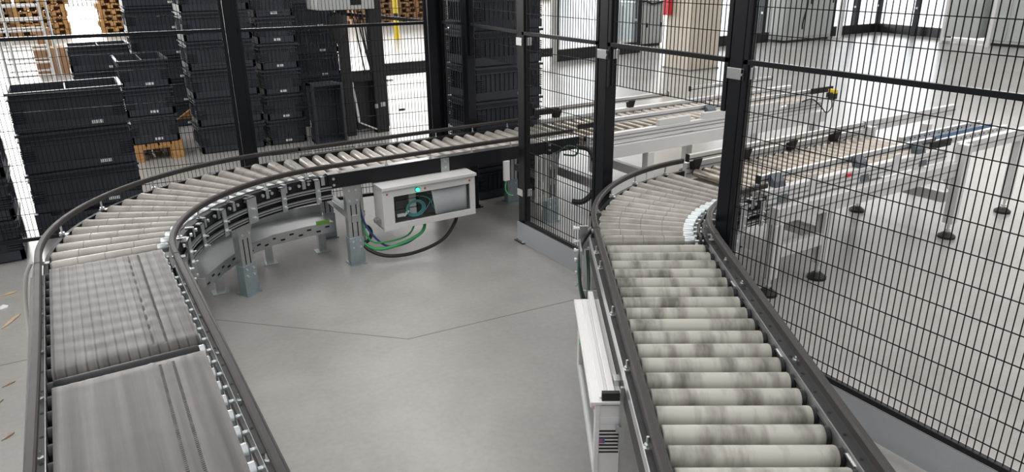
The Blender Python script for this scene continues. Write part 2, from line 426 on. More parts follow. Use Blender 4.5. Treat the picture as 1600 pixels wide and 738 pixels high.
def belt(ya, yb, name_label, mat_key):
    # closed loop around the end rollers, with gentle sag and wrinkles
    r = .0285; zc = .4955; prof = []
    n = 10
    nn = 44
    prof += [(ya + r + (yb - ya - 2 * r) * i / nn, zc + r) for i in range(nn + 1)]
    prof += [(yb - r + r * math.sin(math.pi * i / n), zc + r * math.cos(math.pi * i / n)) for i in range(1, n)]
    prof += [(yb - r, zc - r), (ya + r, zc - r)]
    prof += [(ya + r - r * math.sin(math.pi * i / n), zc - r * math.cos(math.pi * i / n)) for i in range(1, n)]
    xs = [-.1815 + .363 * i / 48 for i in range(49)]
    vs = []; fs = []; m = len(prof)
    for x in xs:
        for (y, z) in prof:
            dz = 0
            if z > zc + r * .9:
                dz = .0008 * math.sin(x * 175) + .0007 * math.sin(y * 83 + x * 9) + .0010 * math.exp(-((x - .075 + (y - ya) * .02) / .008) ** 2) * (1 + .5 * math.sin(y * 600))
                dz += .0016 * math.exp(-(((y - ya) - .10 - .18 * (x + .18)) / .006) ** 2)
            vs.append((x - (.02 * (1.97 - y) * (x + .18) / .36 if yb < 2 else 0), y, z + dz))
    for i in range(len(xs) - 1):
        for j in range(m): fs.append((i * m + j, i * m + (j + 1) % m, (i + 1) * m + (j + 1) % m, (i + 1) * m + j))
    fs.append(tuple(range(m - 1, -1, -1))); e = (len(xs) - 1) * m; fs.append(tuple(range(e, e + m)))
    b = MB(); b.add(vs, fs)
    o = b.build('belt', mat_key, T); tag(o, name_label)
    # stitched seam marks
    st = MB(); yy = ya + .04
    while yy < yb - .04:
        for xx in (.066, .098):
            sk = xx - (.02 * (1.97 - yy) * .7 if yb < 2 else 0); st.bar((sk - .0035, yy, zc + r + .0002), (sk + .0035, yy + .0015, zc + r + .0002), .0012, .0018)
        yy += .0075
    so = st.build('seam_stitch', 'stitch', o); tag(so, kind='stuff')
belt(2.013, 2.862, 'farther worn rubber belt with dark lengthwise stripes', 'belt_lined')
belt(.55, 1.962, 'nearer worn rubber belt with stitched seam', 'belt_plain')
# leg under the near end of the belt conveyor
lg = MB(); lg.box(.17, .21, 2.60, 2.66, 0, .44); lg.build('leg', 'zinc', T, bevel=.002)
lg = MB(); lg.box(-.23, -.19, 2.60, 2.66, 0, .44); lg.build('leg', 'zinc', T, bevel=.002)
lg = MB(); lg.box(.17, .21, .9, .96, 0, .44); lg.build('leg', 'zinc', T, bevel=.002)
lg = MB(); lg.box(-.23, -.19, .9, .96, 0, .44); lg.build('leg', 'zinc', T, bevel=.002)

# ================================================================== curved roller conveyors
def ray_hit(P, ang, path):
    d = Vector((math.cos(ang), math.sin(ang))); P = Vector(P); best = None
    for a, b in zip(path, path[1:]):
        a = Vector(a); b = Vector(b); e = b - a
        den = d.x * e.y - d.y * e.x
        if abs(den) < 1e-9: continue
        w = a - P
        t = (w.x * e.y - w.y * e.x) / den; u = (w.x * d.y - w.y * d.x) / den
        if t > 0 and -1e-6 <= u <= 1 + 1e-6 and (best is None or t < best): best = t
    return best
def path_at(path, dist):
    for a, b in zip(path, path[1:]):
        a = Vector(a); b = Vector(b); l = (b - a).length
        if dist <= l: return a + (b - a) * (dist / l), (b - a).normalized()
        dist -= l
    return Vector(path[-1]), (Vector(path[-1]) - Vector(path[-2])).normalized()
def plen(path): return sum((Vector(b) - Vector(a)).length for a, b in zip(path, path[1:]))
def leg_assembly(T, x, y, ang, ztop, h_frame, sleeve=True):
    """sheet-metal support leg: trapezoid head, slotted channel, sleeve, foot plate. ang = facing direction of its front"""
    ca, sa = math.cos(ang), math.sin(ang)
    X = frame_mtx((x, y, 0), (-sa, ca, 0), (ca, sa, 0), (0, 0, 1))     # local x = width, local y = outward
    h = MB(X); zt = ztop
    h.add([(-.055, 0, zt), (.055, 0, zt), (.034, 0, zt - .10), (-.034, 0, zt - .10), (-.055, -.004, zt), (.055, -.004, zt), (.034, -.004, zt - .10), (-.034, -.004, zt - .10)],
          [(0, 1, 2, 3), (7, 6, 5, 4), (0, 4, 5, 1), (1, 5, 6, 2), (2, 6, 7, 3), (3, 7, 4, 0)])
    head = h.build('leg_head', 'zinc', T)
    for bx, bz in ((-.018, zt - .03), (.018, zt - .03), (-.02, zt - .085), (.02, zt - .085)):
        bl = MB(X); bl.cyl((bx, 0, bz), (bx, .005, bz), .006, n=8); bl.build('bolt', 'steel_bright', head)
    c = MB(X); c.box(-.036, .036, -.05, -.005, .005, zt - .06)
    ch = c.build('leg_channel', 'zinc', T, bevel=.002)
    for sx in (-.014, .014):
        sl = MB(X); sl.box(sx - .003, sx + .003, -.0055, -.0045, .16, zt - .11); sl.build('channel_slot', 'dark_slot', ch)
    if sleeve:
        s = MB(X); s.box(-.04, .04, -.052, 0, .006, .155)
        so = s.build('leg_sleeve', 'zinc_blue', T, bevel=.002)
        for bx in (-.02, .02):
            for bz in (.10, .135):
                b2 = MB(X); b2.cyl((bx, 0, bz), (bx, .005, bz), .006, n=8); b2.build('bolt', 'steel_bright', so)
    p = MB(X); p.box(-.045, .045, -.075, .012, 0, .006); p.cyl((-.02, -.06, .006), (-.02, -.06, .02), .009, n=6)
    p.build('foot_plate', 'zinc_blue', T)

def curve_conveyor(T, path_in, path_out, P, a0, a1, count, inner_side, n_br, standoffs, zone):
    """inner_side: +1 if the outward (visible) face of the inner frame lies to the right of path_in"""
    # frames
    fi = MB(); fi.sweep(path_in, rect(-.012 if inner_side > 0 else -.020, .020 if inner_side > 0 else .012, .385, .515))
    fio = fi.build('inner_frame', 'frame_black', T)
    fo = MB(); fo.sweep(path_out, rect(-.020, -.005, .43, .510)); foo = fo.build('outer_frame', 'frame_black', T)
    for z in (.412, .455):
        r_ = MB(); r_.sweep(path_in, rect(-inner_side * .034, -inner_side * .020, z - .009, z + .009)); r_.build('side_strip', 'zinc', fio)
        r_ = MB(); r_.sweep(path_in, rect(-inner_side * .0346, -inner_side * .0335, z - .003, z + .003)); r_.build('strip_groove', 'frame_grey', fio)
    # rails on stand-offs
    gi = MB(); gi.sweep(path_in, rrect(-.0105, .0105, .548, .571, .004)); gi.build('inner_guide_rail', 'rail_plastic', T)
    go = MB(); go.sweep(path_out, rrect(-.0105, .0105, .548, .571, .004)); go.build('outer_guide_rail', 'rail_plastic', T)
    for i in range(standoffs):
        for path, off in ((path_out, 0), (path_in, 0)):
            p, d = path_at(path, plen(path) * (i + .5) / standoffs)
            so = MB(); so.cyl((p.x, p.y, .505), (p.x, p.y, .55), .004, n=8); so.cyl((p.x, p.y, .512), (p.x, p.y, .518), .010, n=8)
            o = so.build('rail_standoff', 'steel_bright', T)
            nl = Vector((-d.y, d.x, 0))
            br = MB(); q = Vector((p.x, p.y, .508)); br.bar(q - nl * .022, q + nl * .008, .024, .005); br.build('standoff_bracket', 'zinc', o)
    # vertical bracket plates on the visible inner face
    for i in range(n_br):
        p, d = path_at(path_in, plen(path_in) * (i + .6) / n_br)
        nr = Vector((d.y, -d.x)) * inner_side
        X = frame_mtx((p.x + nr.x * .036, p.y + nr.y * .036, 0), (d.x, d.y, 0), (nr.x, nr.y, 0), (0, 0, 1))
        w = .028 if i % 3 == 1 else .013
        b = MB(X); b.box(-w, w, 0, .004, .388, .512); b.box(-w, w, -.03, .004, .508, .512)
        bo = b.build('bracket', 'zinc', T)
        for z in (.412, .455):
            n_ = MB(X); n_.cyl((w * .2, .004, z), (w * .2, .022, z), .004, n=8); n_.cyl((w * .2, .004, z), (w * .2, .009, z), .0085, n=6)
            n_.build('bolt', 'steel_bright', bo)
    # rollers
    me_cache = {}
    for i in range(count):
        ang = math.radians(a0 + (a1 - a0) * (i + .5) / count)
        di = ray_hit(P, ang, path_in); do = ray_hit(P, ang, path_out)
        if di is None or do is None: continue
        GAP = .062 if inner_side and zone else .034
        p = (P[0] + math.cos(ang) * (di + GAP), P[1] + math.sin(ang) * (di + GAP))
        L_ = do - di - GAP - .022
        key = round(L_, 2)
        if key not in me_cache:
            ln = key; ra, rb = .0195, .0315; prof = []; segs = 4; cs = .036
            def rr(x): return ra + (rb - ra) * max(0, (x - cs)) / (ln - cs)
            prof.append((cs, .012, -.012)); 
            for s_ in range(segs):
                xa = cs + (ln - cs) * s_ / segs; xb = cs + (ln - cs) * (s_ + 1) / segs
                prof.append((xa + .0003, rr(xa) - .0016, -rr(xa) - .0006)); prof.append((xa + .0012, rr(xa), -rr(xa)))
                prof.append((xb - .0012, rr(xb), -rr(xb))); prof.append((xb - .0003, rr(xb) - .0016, -rr(xb) - .0006))
            prof[-2] = (ln - .008, rr(ln), -rr(ln)); prof[-1] = (ln - .002, rb * .86, -rb); prof.append((ln, rb * .62, -rb))
            body = MB(); body.lathe(prof, 18)
            cap = MB(); cap.lathe([(-GAP + .010, .0055, -.0205), (-.004, .0055, -.0205), (-.004, .0165, -.0205), (0, .0185, -.0205), (cs - .002, .0185, -.0205), (cs + .001, .0185, -.0205)], 14)
            
            me_cache[key] = (body.mesh('tapered_roller', 'sleeve_taper'), cap.mesh('roller_end', 'steel_cap'))
        me, mc = me_cache[key]
        q = (p[0] + math.cos(ang), p[1] + math.sin(ang))
        add_roller(me, mc, T, rollmtx(p, q, .52), 'steel_end')
        # axle head and tab on the inner frame
        nx, ny = -math.cos(ang), -math.sin(ang)
        a = MB(); bx, by = P[0] + math.cos(ang) * (di - .021), P[1] + math.sin(ang) * (di - .021)
        a.cyl((bx - nx * .002, by - ny * .002, .495), (bx + nx * .007, by + ny * .007, .495), .008, n=10)
        a.build('axle_bolt', 'steel_bright', T)
        if i % 2 == 0:
            ang2 = math.radians(a0 + (a1 - a0) * (i + 1.0) / count)
            d2 = ray_hit(P, ang2, path_in)
            if d2:
                tx, ty = math.cos(ang2), math.sin(ang2)
                X = frame_mtx((P[0] + tx * (d2 - .024), P[1] + ty * (d2 - .024), 0), (-ty, tx, 0), (-tx, -ty, 0), (0, 0, 1))
                tb = MB(X); tb.box(-.009, .009, 0, .004, .475, .517); tb.box(-.009, .009, -.03, .004, .515, .518); tb.build('tab_bracket', 'zinc', T)
        # poly-V belt link to the next roller
        lk = MB(); ang2 = math.radians(a0 + (a1 - a0) * (i + 1.5) / count)
        d3 = ray_hit(P, ang2, path_in)
        if d3 and i < count - 1:
            for off in ((.018, .036) if zone else (.020,)):
                off += .004 if i % 2 else 0
                A = Vector((P[0] + math.cos(ang) * (di + off), P[1] + math.sin(ang) * (di + off), .498)); B = Vector((P[0] + math.cos(ang2) * (d3 + off), P[1] + math.sin(ang2) * (d3 + off), .498))
                e_ = Vector((math.cos(ang), math.sin(ang), 0)) * .0045
                lk.bar(A + Vector((0, 0, .017)), B + Vector((0, 0, .017)), .008, .003); lk.bar(A - Vector((0, 0, .017)), B - Vector((0, 0, .017)), .008, .003)
                lk.cyl(A - e_, A + e_, .0185, n=10)
            tag(lk.build('drive_belt', 'pv_belt', T), kind='stuff')
    return fio, foo

# ---- left 90 degree curve
pin = [(XI, 2.64)] + arc(LC_IN[0], .83, 180, 90, 30)
pout = [(XO, 2.80)] + arc(LC_OUT[0], 1.09, 180, 90, 32) + [(1.03, YO)]
T = thing('curved_roller_conveyor', (.4, 3.3, 0), 'ninety-degree curve of tapered grey rollers linking belt conveyor and far straight', 'conveyor')
curve_conveyor(T, pin, pout, (1.0, 2.885), 180, 90, 19, 1, 7, 6, False)
leg_assembly(T, .585, 3.44, math.radians(-60), .40, .1)
leg_assembly(T, .30, 3.02, math.radians(-20), .40, .1)
leg_assembly(T, .36, 3.80, math.radians(-60), .42, .1, False)

# ---- far straight
T = thing('straight_roller_conveyor', (1.8, 3.75, 0), 'far straight run of rollers on black frame passing through the fence', 'conveyor')
xa, xb = 1.03, 2.60
f = MB(); f.sweep([(xa, YI), (xb, YI)], rect(-.022, .022, .447, .522)); ff = f.build('side_frame', 'frame_black', T, bevel=.0015)
e = MB(); e.sweep([(xa, YI), (xb, YI)], rect(-.0225, .024, .522, .5245)); e.build('edge_strip', 'zinc', ff)
f = MB(); f.sweep([(xa, YO), (xb, YO)], rect(-.02, .02, .45, .522)); f.build('side_frame', 'frame_black', T, bevel=.0015)
for y in (YI, YO):
    g = MB(); g.sweep([(xa - .01, y), (xb - .04 if y == YI else xb - .02, y)], rrect(-.0105, .0105, .549, .571, .004)); g.build('guide_rail', 'rail_plastic', T)
    for i in range(6):
        x = 1.10 + i * .255
        so = MB(); so.cyl((x, y, .52), (x, y, .552), .004, n=8); so.cyl((x, y, .5235), (x, y, .529), .009, n=8); so.build('rail_standoff', 'steel_bright', T)
L_ = YO - YI - .05
b_me, c_mb = straight_roller('far_roller', L_, .025, 'tube_steel', .008); c_me = tuple(c_.mesh('roller_cap2', 'frame_black') for c_ in c_mb)
x = 1.035
while x < 2.58:
    add_roller(b_me, c_me, T, rollmtx((x, (YI + YO) / 2), (x, 9), .496)); x += .0735
q = MB(); q.box(xa + .01, xb - .01, YI + .022, YO - .02, .455, .458); q.build('gap_shade_plate', 'frame_black', T)  # black sheet added below so the gaps between rollers read as shaded
# joint plate with two bolts, junction plate at the curve
for x0_, x1_, bz, mt in ((1.66, 1.71, .43, 'zinc'), (1.035, 1.075, .45, 'frame_black'), (2.35, 2.40, .44, 'frame_black')):
    jp = MB(); jp.box(x0_, x1_, YI - .026, YI - .022, bz, .518); jo = jp.build('joint_plate', mt, T)
    for z in (.468, .50):
        jb = MB(); jb.cyl(((x0_ + x1_) / 2, YI - .026, z), ((x0_ + x1_) / 2, YI - .032, z), .007, n=8); jb.build('bolt', 'steel_bright', jo)
leg_assembly(T, 1.155, YI - .003, math.radians(-90), .447, .1)
leg_assembly(T, 1.155, YO + .01, math.radians(-90), .447, .1)
leg_assembly(T, 2.42, YI - .003, math.radians(-90), .447, .1)
leg_assembly(T, 2.42, YO + .01, math.radians(-90), .447, .1)
for xx in (2.28, 2.31, 2.34):
    q = MB(); q.cyl((xx, 3.485, .16), (xx, 3.485, .448), .010, n=10); q.cyl((xx, 3.485, .16), (xx, 3.485, .19), .014, n=10); q.build('conduit', 'cable_white', T)
for x in (1.16, 2.42):
    cb = MB(); cb.box(x - .02, x + .02, YI, YO - .04, .24, .28); cb.build('cross_beam', 'zinc', T, bevel=.002)

# ---- slotted cable tray below the curve and the far straight
tray = [(.36, 3.29), (.47, 3.44), (.60, 3.59), (.76, 3.68), (.95, 3.71), (1.10, 3.71)]
T = thing('cable_tray', (.7, 3.7, 0), 'galvanised slotted cable tray running low beneath the left curve', 'cable tray')
t = MB(); t.sweep(tray, rect(0, .22, .190, .193)); t.build('tray_bottom', 'steel_bright', T, smooth=True)
t = MB(); t.sweep(tray, rect(-.003, 0, .142, .200)); wl = t.build('tray_wall', 'zinc', T)
t = MB(); t.sweep(tray, rect(.22, .223, .15, .24)); t.build('tray_wall', 'zinc', T)
sl = MB(); tot = plen(tray)
for i in range(int(tot / .05)):
    p, d = path_at(tray, .02 + i * .05)
    a = Vector((p.x + d.y * .0035, p.y - d.x * .0035, .178 if i % 2 else .160)); dd = Vector((d.x, d.y, 0))
    sl.bar(a - dd * .012, a + dd * .012, .001, .009)
sl.build('tray_slot', 'dark_slot', wl)
for x, y in ((.45, 3.55), (.75, 3.80), (1.05, 3.82)):
    l = MB(); l.box(x - .02, x + .02, y - .02, y + .02, 0, .19); l.box(x - .04, x + .04, y - .035, y + .035, 0, .005); l.build('tray_support', 'zinc', T)
c = MB(); c.box(1.00, 1.07, 3.690, 3.706, .2005, .220); o = c.build('cable_connector', 'lime', loc=(1.03, 3.69, .2005)); tag(o, 'lime green plastic cable connector clipped onto the slotted tray', 'connector')

# ================================================================== RIGHT CONVEYOR
u = Vector((.530, .848)).normalized(); v = Vector((u.y, -u.x))
VL, VR = .281, .716
def uv(a, b): q = u * a + v * b; return (q.x, q.y)
T = thing('straight_roller_conveyor', (*uv(1.6, .5), 0), 'near right straight conveyor with scuffed grey rubber rollers and dark flanges', 'conveyor')
ua, ub = .55, 2.63
for vv, s in ((VL, -1), (VR, 1)):
    ue = 2.58 if s < 0 else 2.50
    P2 = [uv(ua, vv), uv(ue, vv)]
    f = MB(); f.sweep(P2, [(o * -s, z) for o, z in rect(-.024, .024, .435, .527)]); fo = f.build('side_frame', 'frame_grey', T, bevel=.002)
    e = MB(); e.sweep(P2, [(o * -s, z) for o, z in (rect(-.0265, -.0235, .47, .5295) if s > 0 else rect(.0235, .026, .50, .5295))]); e.build('edge_strip', 'steel_bright', fo)
    g = MB(); g.sweep([uv(ua, vv + s * .003), uv(ue, vv)], [(-.0105, .545), (.0105, .545), (.0105, .564), (.006, .570), (-.006, .570), (-.0105, .564)]); g.build('guide_rail', 'rail_plastic', T)
    a = ua + .03
    while a < ue - .02:
        x, y = uv(a, vv - s * .010); hm = MB(); hm.cyl((x, y, .527), (x, y, .5277), .0045, n=10); hm.build('flange_hole', 'dark_slot', fo); a += .085
    for a in ((2.35, 2.15, 1.665, 1.2, .9) if s > 0 else (2.42, 2.28, 1.93, 1.62, 1.3)):
        x, y = uv(a, vv + (-.002 if s > 0 else -.016))
        b = MB(); b.cyl((x, y, .527), (x, y, .531), .011, n=12); b.cyl((x, y, .531), (x, y, .537), .008, n=6); b.cyl((x, y, .537), (x, y, .556), .0035, n=8); b.build('bolt', 'steel_bright', T)
b_me, c_mb = straight_roller('sleeved_roller', .366, .0262, 'sleeve_grey', .012); c_me = tuple(c_.mesh('roller_cap3', 'frame_black') for c_ in c_mb)
vm = .4945
for k in range(-8, 18):
    a = 1.234 + .0752 * k
    add_roller(b_me, c_me, T, rollmtx(uv(a, vm), uv(a, vm + 1), .4945))
    if k < 17:
        lk = MB(); off = .1945 + (.006 if k % 2 else 0)
        A = Vector((*uv(a, vm + off), .4945)); B = Vector((*uv(a + .0752, vm + off), .4945))
        for dz in (.0185, -.0185): lk.bar(A + Vector((0, 0, dz)), B + Vector((0, 0, dz)), .009, .003)
        for Q in (A, B): lk.cyl(Q - Vector((*v, 0)) * .0055, Q + Vector((*v, 0)) * .0055, .019, n=12)
        lo = tag(lk.build('drive_belt', 'pv_belt', T), kind='stuff')
        if k % 3 == 0:
            st = MB(); C = (A + B) / 2 + Vector((0, 0, .0215)); st.bar(C - Vector((*u, 0)) * .022, C + Vector((*u, 0)) * .022, .005, .002); st.build('belt_clip', 'alu', lo)
for a in (.95, 2.3):
    for vv in (VL, VR):
        leg_assembly(T, *uv(a, vv), math.atan2(-u.y, -u.x), .435, .1)

# ---- right 58 degree curve
RCO = 1.10; cy = 2.615 - RCO; cx = ((VL + RCO) + v.y * -1 * cy) / v.x
C_out = (cx, cy)
RIN = .66; cy2 = 2.085 - RIN; cx2 = ((VR + RIN) + v.y * -1 * cy2) / v.x
a_start = math.degrees(math.atan2(-v.y, -v.x))
pout = [uv(2.58, VL)] + arc(C_out, RCO, a_start, 90, 24) + [(2.60, 2.615)]
pin = [uv(2.50, VR)] + arc((cx2, cy2), RIN, a_start, 90, 22) + [(2.60, 2.085)]
T = thing('curved_roller_conveyor', (2.1, 2.2, 0), 'right curve of tapered rollers with silver inner ends passing under the fence', 'conveyor')
P = Vector(C_out) - u * .066
curve_conveyor(T, pin, pout, (P.x, P.y), a_start, 90.5, 14, 1, 6, 5, True)
leg_assembly(T, 2.35, 2.02, math.radians(-90), .39, .1)
leg_assembly(T, 1.80, 2.36, math.radians(120), .42, .1)

# ================================================================== CONTROL BOXES
def control_box(T, X, L_, Hh, D, right=False):
    """local x along the length, local -y = front, z up; origin at front lower left"""
    W0, W1, Z0, Z1 = .058, L_ - .028, .030, Hh - .048
    b = MB(X); t = .004
    b.box(0, L_, D - t, D, 0, Hh); b.box(0, L_, .012, D, 0, t); b.box(0, L_, .012, D, Hh - t, Hh)
    b.box(0, t, .012, D, 0, Hh); b.box(L_ - t, L_, .012, D, 0, Hh)
    body = b.build('enclosure', 'box_paint' if not right else 'box_paint', T)
    d = MB(X)
    d.box(-.004, L_ + .004, 0, .012, -.004, Z0); d.box(-.004, L_ + .004, 0, .012, Z1, Hh + .002)
    d.box(-.004, W0, 0, .012, Z0, Z1); d.box(W1, L_ + .004, 0, .012, Z0, Z1)
    door = d.build('door', 'box_paint', T, bevel=.0015)
    g = MB(X); g.box(W0, W1, .005, .008, Z0, Z1); g.build('door_window', 'pane', door, smooth=False)
    r = MB(X); r.box(-.008, L_ + .008, -.010, D, Hh + .002, Hh + .010); r.box(-.008, L_ + .008, -.014, -.010, Hh - .006, Hh + .010); r.build('drip_roof', 'box_paint', T, bevel=.001)
    p = MB(X); p.box(.02, L_ - .02, D - .03, D - .02, .02, Hh - .02); p.build('mounting_plate', 'panel_inner', T)
    cx_ = W0 + .28 * (W1 - W0)
    led = MB(X); lx = L_ * .36
    led.cyl((lx, 0, Hh - .030), (lx, -.004, Hh - .030), .013, n=20); lo = led.build('lamp_bezel', 'green_button' if right else 'frame_black', door)
    led = MB(X); led.cyl((lx, -.004, Hh - .030), (lx, -.012, Hh - .030), .0105, .009, n=20); led.build('lamp_lens', 'green_button' if right else 'led_green', door)
    for lx2 in (.022, lx + .045, L_ - .03):
        q = MB(X); q.cyl((lx2, 0, Hh - .030), (lx2, -.001, Hh - .030), .006, n=14); q.cyl((lx2, -.001, Hh - .030), (lx2, -.002, Hh - .030), .0032, n=10); q.build('door_lock', 'label_red', door)
    return body, door, (W0, W1, Z0, Z1)
X = Matrix.Translation((1.275, 3.395, .205))
T = thing('control_box', (1.54, 3.45, .205), 'light grey control box with window and green lamp hanging under the far conveyor', 'control box')
body, door, (W0, W1, Z0, Z1) = control_box(T, X, .535, .225, .135)
rows = [(.08, .15, 'frame_grey'), (.16, .20, 'cabinet_grey'), (.215, .26, 'frame_black'), (.27, .33, 'frame_grey')]
for i, (a, b_, mt) in enumerate(rows):
    for z in (.040, .092, .142):
        c = MB(X); c.box(a, b_, .04, .105, z, z + .045); c.build('circuit_module', mt, T, bevel=.001)
cc = MB(X)
for k in range(3):
    cc.tube([(.19 + .055 * math.cos(t) * (1 - .12 * k),   .026 + .004 * k, .085 + .045 * math.sin(t) * (1 - .12 * k)) for t in [i * math.pi / 12 for i in range(25)]], .0028, 6)
cc.tube(smoothpath([(.25, .04, .06), (.28, .035, .11), (.24, .04, .14), (.17, .05, .15)]), .0028, 6)
cc.tube(smoothpath([(.31, .04, .05), (.29, .04, .10), (.33, .035, .15)]), .0028, 6)
cc.build('patch_cable', 'cable_cyan', T)
wc = MB(X); wc.box(.085, .125, .03, .045, .05, .066); wc.bar((.12, .03, .052), (.15, .03, .078), .01, .01); wc.build('plug', 'paper', T)
pp = MB(X); vs = []; fs = []
for i in range(13):
    t_ = i / 12; x = .300 + .195 * t_
    y = .014 + .012 * math.sin(t_ * 2.6); z1_ = .190; z0_ = .034 - .01 * math.sin(t_ * 3)
    vs += [(x, y, z0_), (x - .02 * (1 - t_), y + .006 * (1 - t_), z1_)]
for i in range(12): fs.append((2 * i, 2 * i + 2, 2 * i + 3, 2 * i + 1))
pp.add(vs, fs); po = pp.build('folded_document', 'paper', T); tag(po, 'white folded paper document behind the window')
sm = po.modifiers.new('solid', 'SOLIDIFY'); sm.thickness = .0012
gl = MB(X)
for x in (.10, .20, .26): gl.cyl((x, .07, 0), (x, .07, -.02), .012, n=10)
gl.build('cable_gland', 'box_dark', T)
hg = MB(X); hg.box(-.02, 0, .05, .10, .03, .05); hg.cyl((-.02, .075, .04), (-.03, .075, .04), .012, n=10); hg.build('side_connector', 'box_dark', T)

# cables below the far control box
def cable(name, pts, r, m, label, cat='cable'):
    c = MB(); c.tube(smoothpath(pts), r, 8); o = c.build(name, m); return tag(o, label, cat)
cable('cable', [(1.535, 3.47, .190), (1.50, 3.44, .14), (1.38, 3.43, .105), (1.26, 3.46, .085), (1.20, 3.53, .11), (1.175, 3.58, .20), (1.17, 3.60, .30)], .009, 'cable_green', 'thick green cable sagging below the far control box')
cable('cable', [(1.475, 3.466, .190), (1.42, 3.45, .135), (1.30, 3.455, .12), (1.225, 3.50, .13), (1.205, 3.56, .23)], .005, 'cable_green', 'thin green cable looping under the far control box')
cable('cable', [(1.54, 3.48, .19), (1.51, 3.47, .13), (1.40, 3.44, .095), (1.29, 3.47, .10), (1.215, 3.545, .22), (1.205, 3.60, .40)], .006, 'cable_blue', 'blue cable sagging beside the green ones under control box')
cable('hose', [(1.73, 3.47, .205), (1.72, 3.47, .15), (1.62, 3.44, .07), (1.45, 3.43, .035), (1.30, 3.45, .04), (1.21, 3.50, .08), (1.19, 3.57, .13)], .010, 'hose', 'long black corrugated hose drooping below the control box to the leg', 'hose')
cable('hose', [(1.20, 3.60, .15), (1.25, 3.62, .17), (1.275, 3.62, .13), (1.245, 3.60, .09), (1.19, 3.61, .08)], .010, 'hose', 'short black hose loop beside the far support leg', 'hose')
c = MB(); c.cyl((1.225, 3.60, .10), (1.225, 3.60, .40), .012, n=12); c.cyl((1.225, 3.60, .24), (1.225, 3.60, .27), .017, n=12)
tag(c.build('conduit', 'cable_white'), 'white plastic conduit standing right of the far support leg', 'conduit')

# right-hand control box hung on the near right conveyor
Xr = frame_mtx((*uv(2.205, .186), .20), (-u.x, -u.y, 0), (v.x, v.y, 0), (0, 0, 1))
T = thing('control_box', (*uv(1.9, .22), .2), 'white control box with vent slots beside the near right conveyor', 'control box')
LB = .60
body, door, (W0, W1, Z0, Z1) = control_box(T, Xr, LB, .235, .07, True)
for k, (ya, yb, zt) in enumerate(((.010, .028, .250), (.034, .052, .262))):
    q = MB(Xr); q.box(.0 if k == 0 else -.035, LB - .01, ya, yb, .236, zt); q.build('top_profile', 'white_alu', T, bevel=.002)
q = MB(Xr); q.box(LB - .012, LB + .002, .016, .062, .232, .268); q.build('profile_end_cap', 'rubber', T)
q = MB(Xr); q.box(LB, LB + .001, .012, .062, .175, .195); q.build('rating_plate', 'paper', T)
vt = MB(Xr)
for k in range(7): vt.box(LB, LB + .0012, .012, .064, .150 - k * .011, .1545 - k * .011)
vt.build('vent_slot', 'dark_slot', T)
q = MB(Xr); q.box(LB + .0012, LB + .002, .012, .027, .115, .130); q.build('warning_label', 'label_blue', T)
q = MB(Xr); q.box(LB + .0022, LB + .0026, .014, .020, .117, .128); q.build('warning_label', 'label_red', T)
q = MB(Xr); q.box(.5, .53, .055, .072, .05, .262); q.cyl((.515, .05, .22), (.515, .03, .22), .008, n=8); q.build('hanger_clamp', 'steel_bright', T)
q = MB(Xr); q.box(LB + .003, LB + .012, .062, .075, .10, .29); q.cyl((LB + .008, .06, .17), (LB + .02, .06, .17), .009, n=8); q.build('hanger_clamp', 'zinc', T)
# cable loops and terminal strip outside the right curve
for k, (pts, r_, m_, lb) in enumerate((
    ([(2.84, .285), (2.74, .235), (2.62, .225), (2.55, .245), (2.64, .262), (2.72, .262)], .007, 'hose', 'black hose bundle looping beside the right curve'),
    ([(2.84, .280), (2.72, .228), (2.60, .222), (2.53, .240), (2.60, .258), (2.70, .262)], .004, 'cable_dark_green', 'dark green cable loop beside the right curve'))):
    zz = [.46, .42, .33, .27, .32, .42]
    cable('hose' if k == 0 else 'cable', [(*uv(a, b), z - .01 * k) for (a, b), z in zip(pts, zz)], r_, m_, lb, 'hose' if k == 0 else 'cable')
T = thing('terminal_rack', (*uv(2.72, .235), .2), 'silver mounting strip with round fittings outside the right curve', 'bracket')
q = MB(); q.bar((*uv(2.80, .236), .36), (*uv(2.66, .232), .36), .006, .16); q.build('mounting_strip', 'zinc', T)
for a, z in ((2.82, .48), (2.80, .43), (2.77, .40), (2.74, .37), (2.70, .33), (2.68, .29)):
    q = MB(); q.cyl((*uv(a, .236), z), (*uv(a, .215), z), .007, n=8); q.cyl((*uv(a, .219), z), (*uv(a, .211), z), .011, n=8); q.build('round_fitting', 'steel_bright', T)
q = MB(); q.bar((*uv(2.82, .236), .44), (*uv(2.82, .27), .44), .012, .10); q.build('strip_bracket', 'zinc', T)

# ================================================================== FENCE
FX = 2.067
def fence_post(x, y, w, label, clamps=(), h=2.15, faceclamp=None):
    T = thing('fence_post', (x, y, 0), label, 'fence post')
    p = MB(); p.box(x - w / 2, x + w / 2, y - w / 2, y + w / 2, .006, h); p.build('post_tube', 'fence_black', T, bevel=.003)
    f = MB(); f.box(x - w / 2 - .02, x + w / 2 + .02, y - w / 2 - .02, y + w / 2 + .02, 0, .006); fo = f.build('base_plate', 'fence_black', T)
    for sx in (-1, 1):
        for sy in (-1, 1):
            b = MB(); b.cyl((x + sx * (w / 2 + .011), y + sy * (w / 2 + .011), .006), (x + sx * (w / 2 + .011), y + sy * (w / 2 + .011), .012), .007, n=6); b.build('anchor_bolt', 'steel_bright', fo)
    for z in clamps:
        c = MB(); c.box(x - w / 2 - .006, x - w / 2 - .001, y - w / 2 - .012, y + w / 2 + .004, z - .02, z + .02); c.box(x - w / 2 - .006, x + w / 2, y - w / 2 - .012, y - w / 2 - .001, z - .02, z + .02)
        co = c.build('panel_clamp', 'steel_bright', T, bevel=.001)
        c = MB(); c.cyl((x - w / 2 - .006, y - w / 2 - .008, z), (x - w / 2 - .012, y - w / 2 - .008, z), .005, n=6); c.build('clamp_bolt', 'zinc', co)
    return T
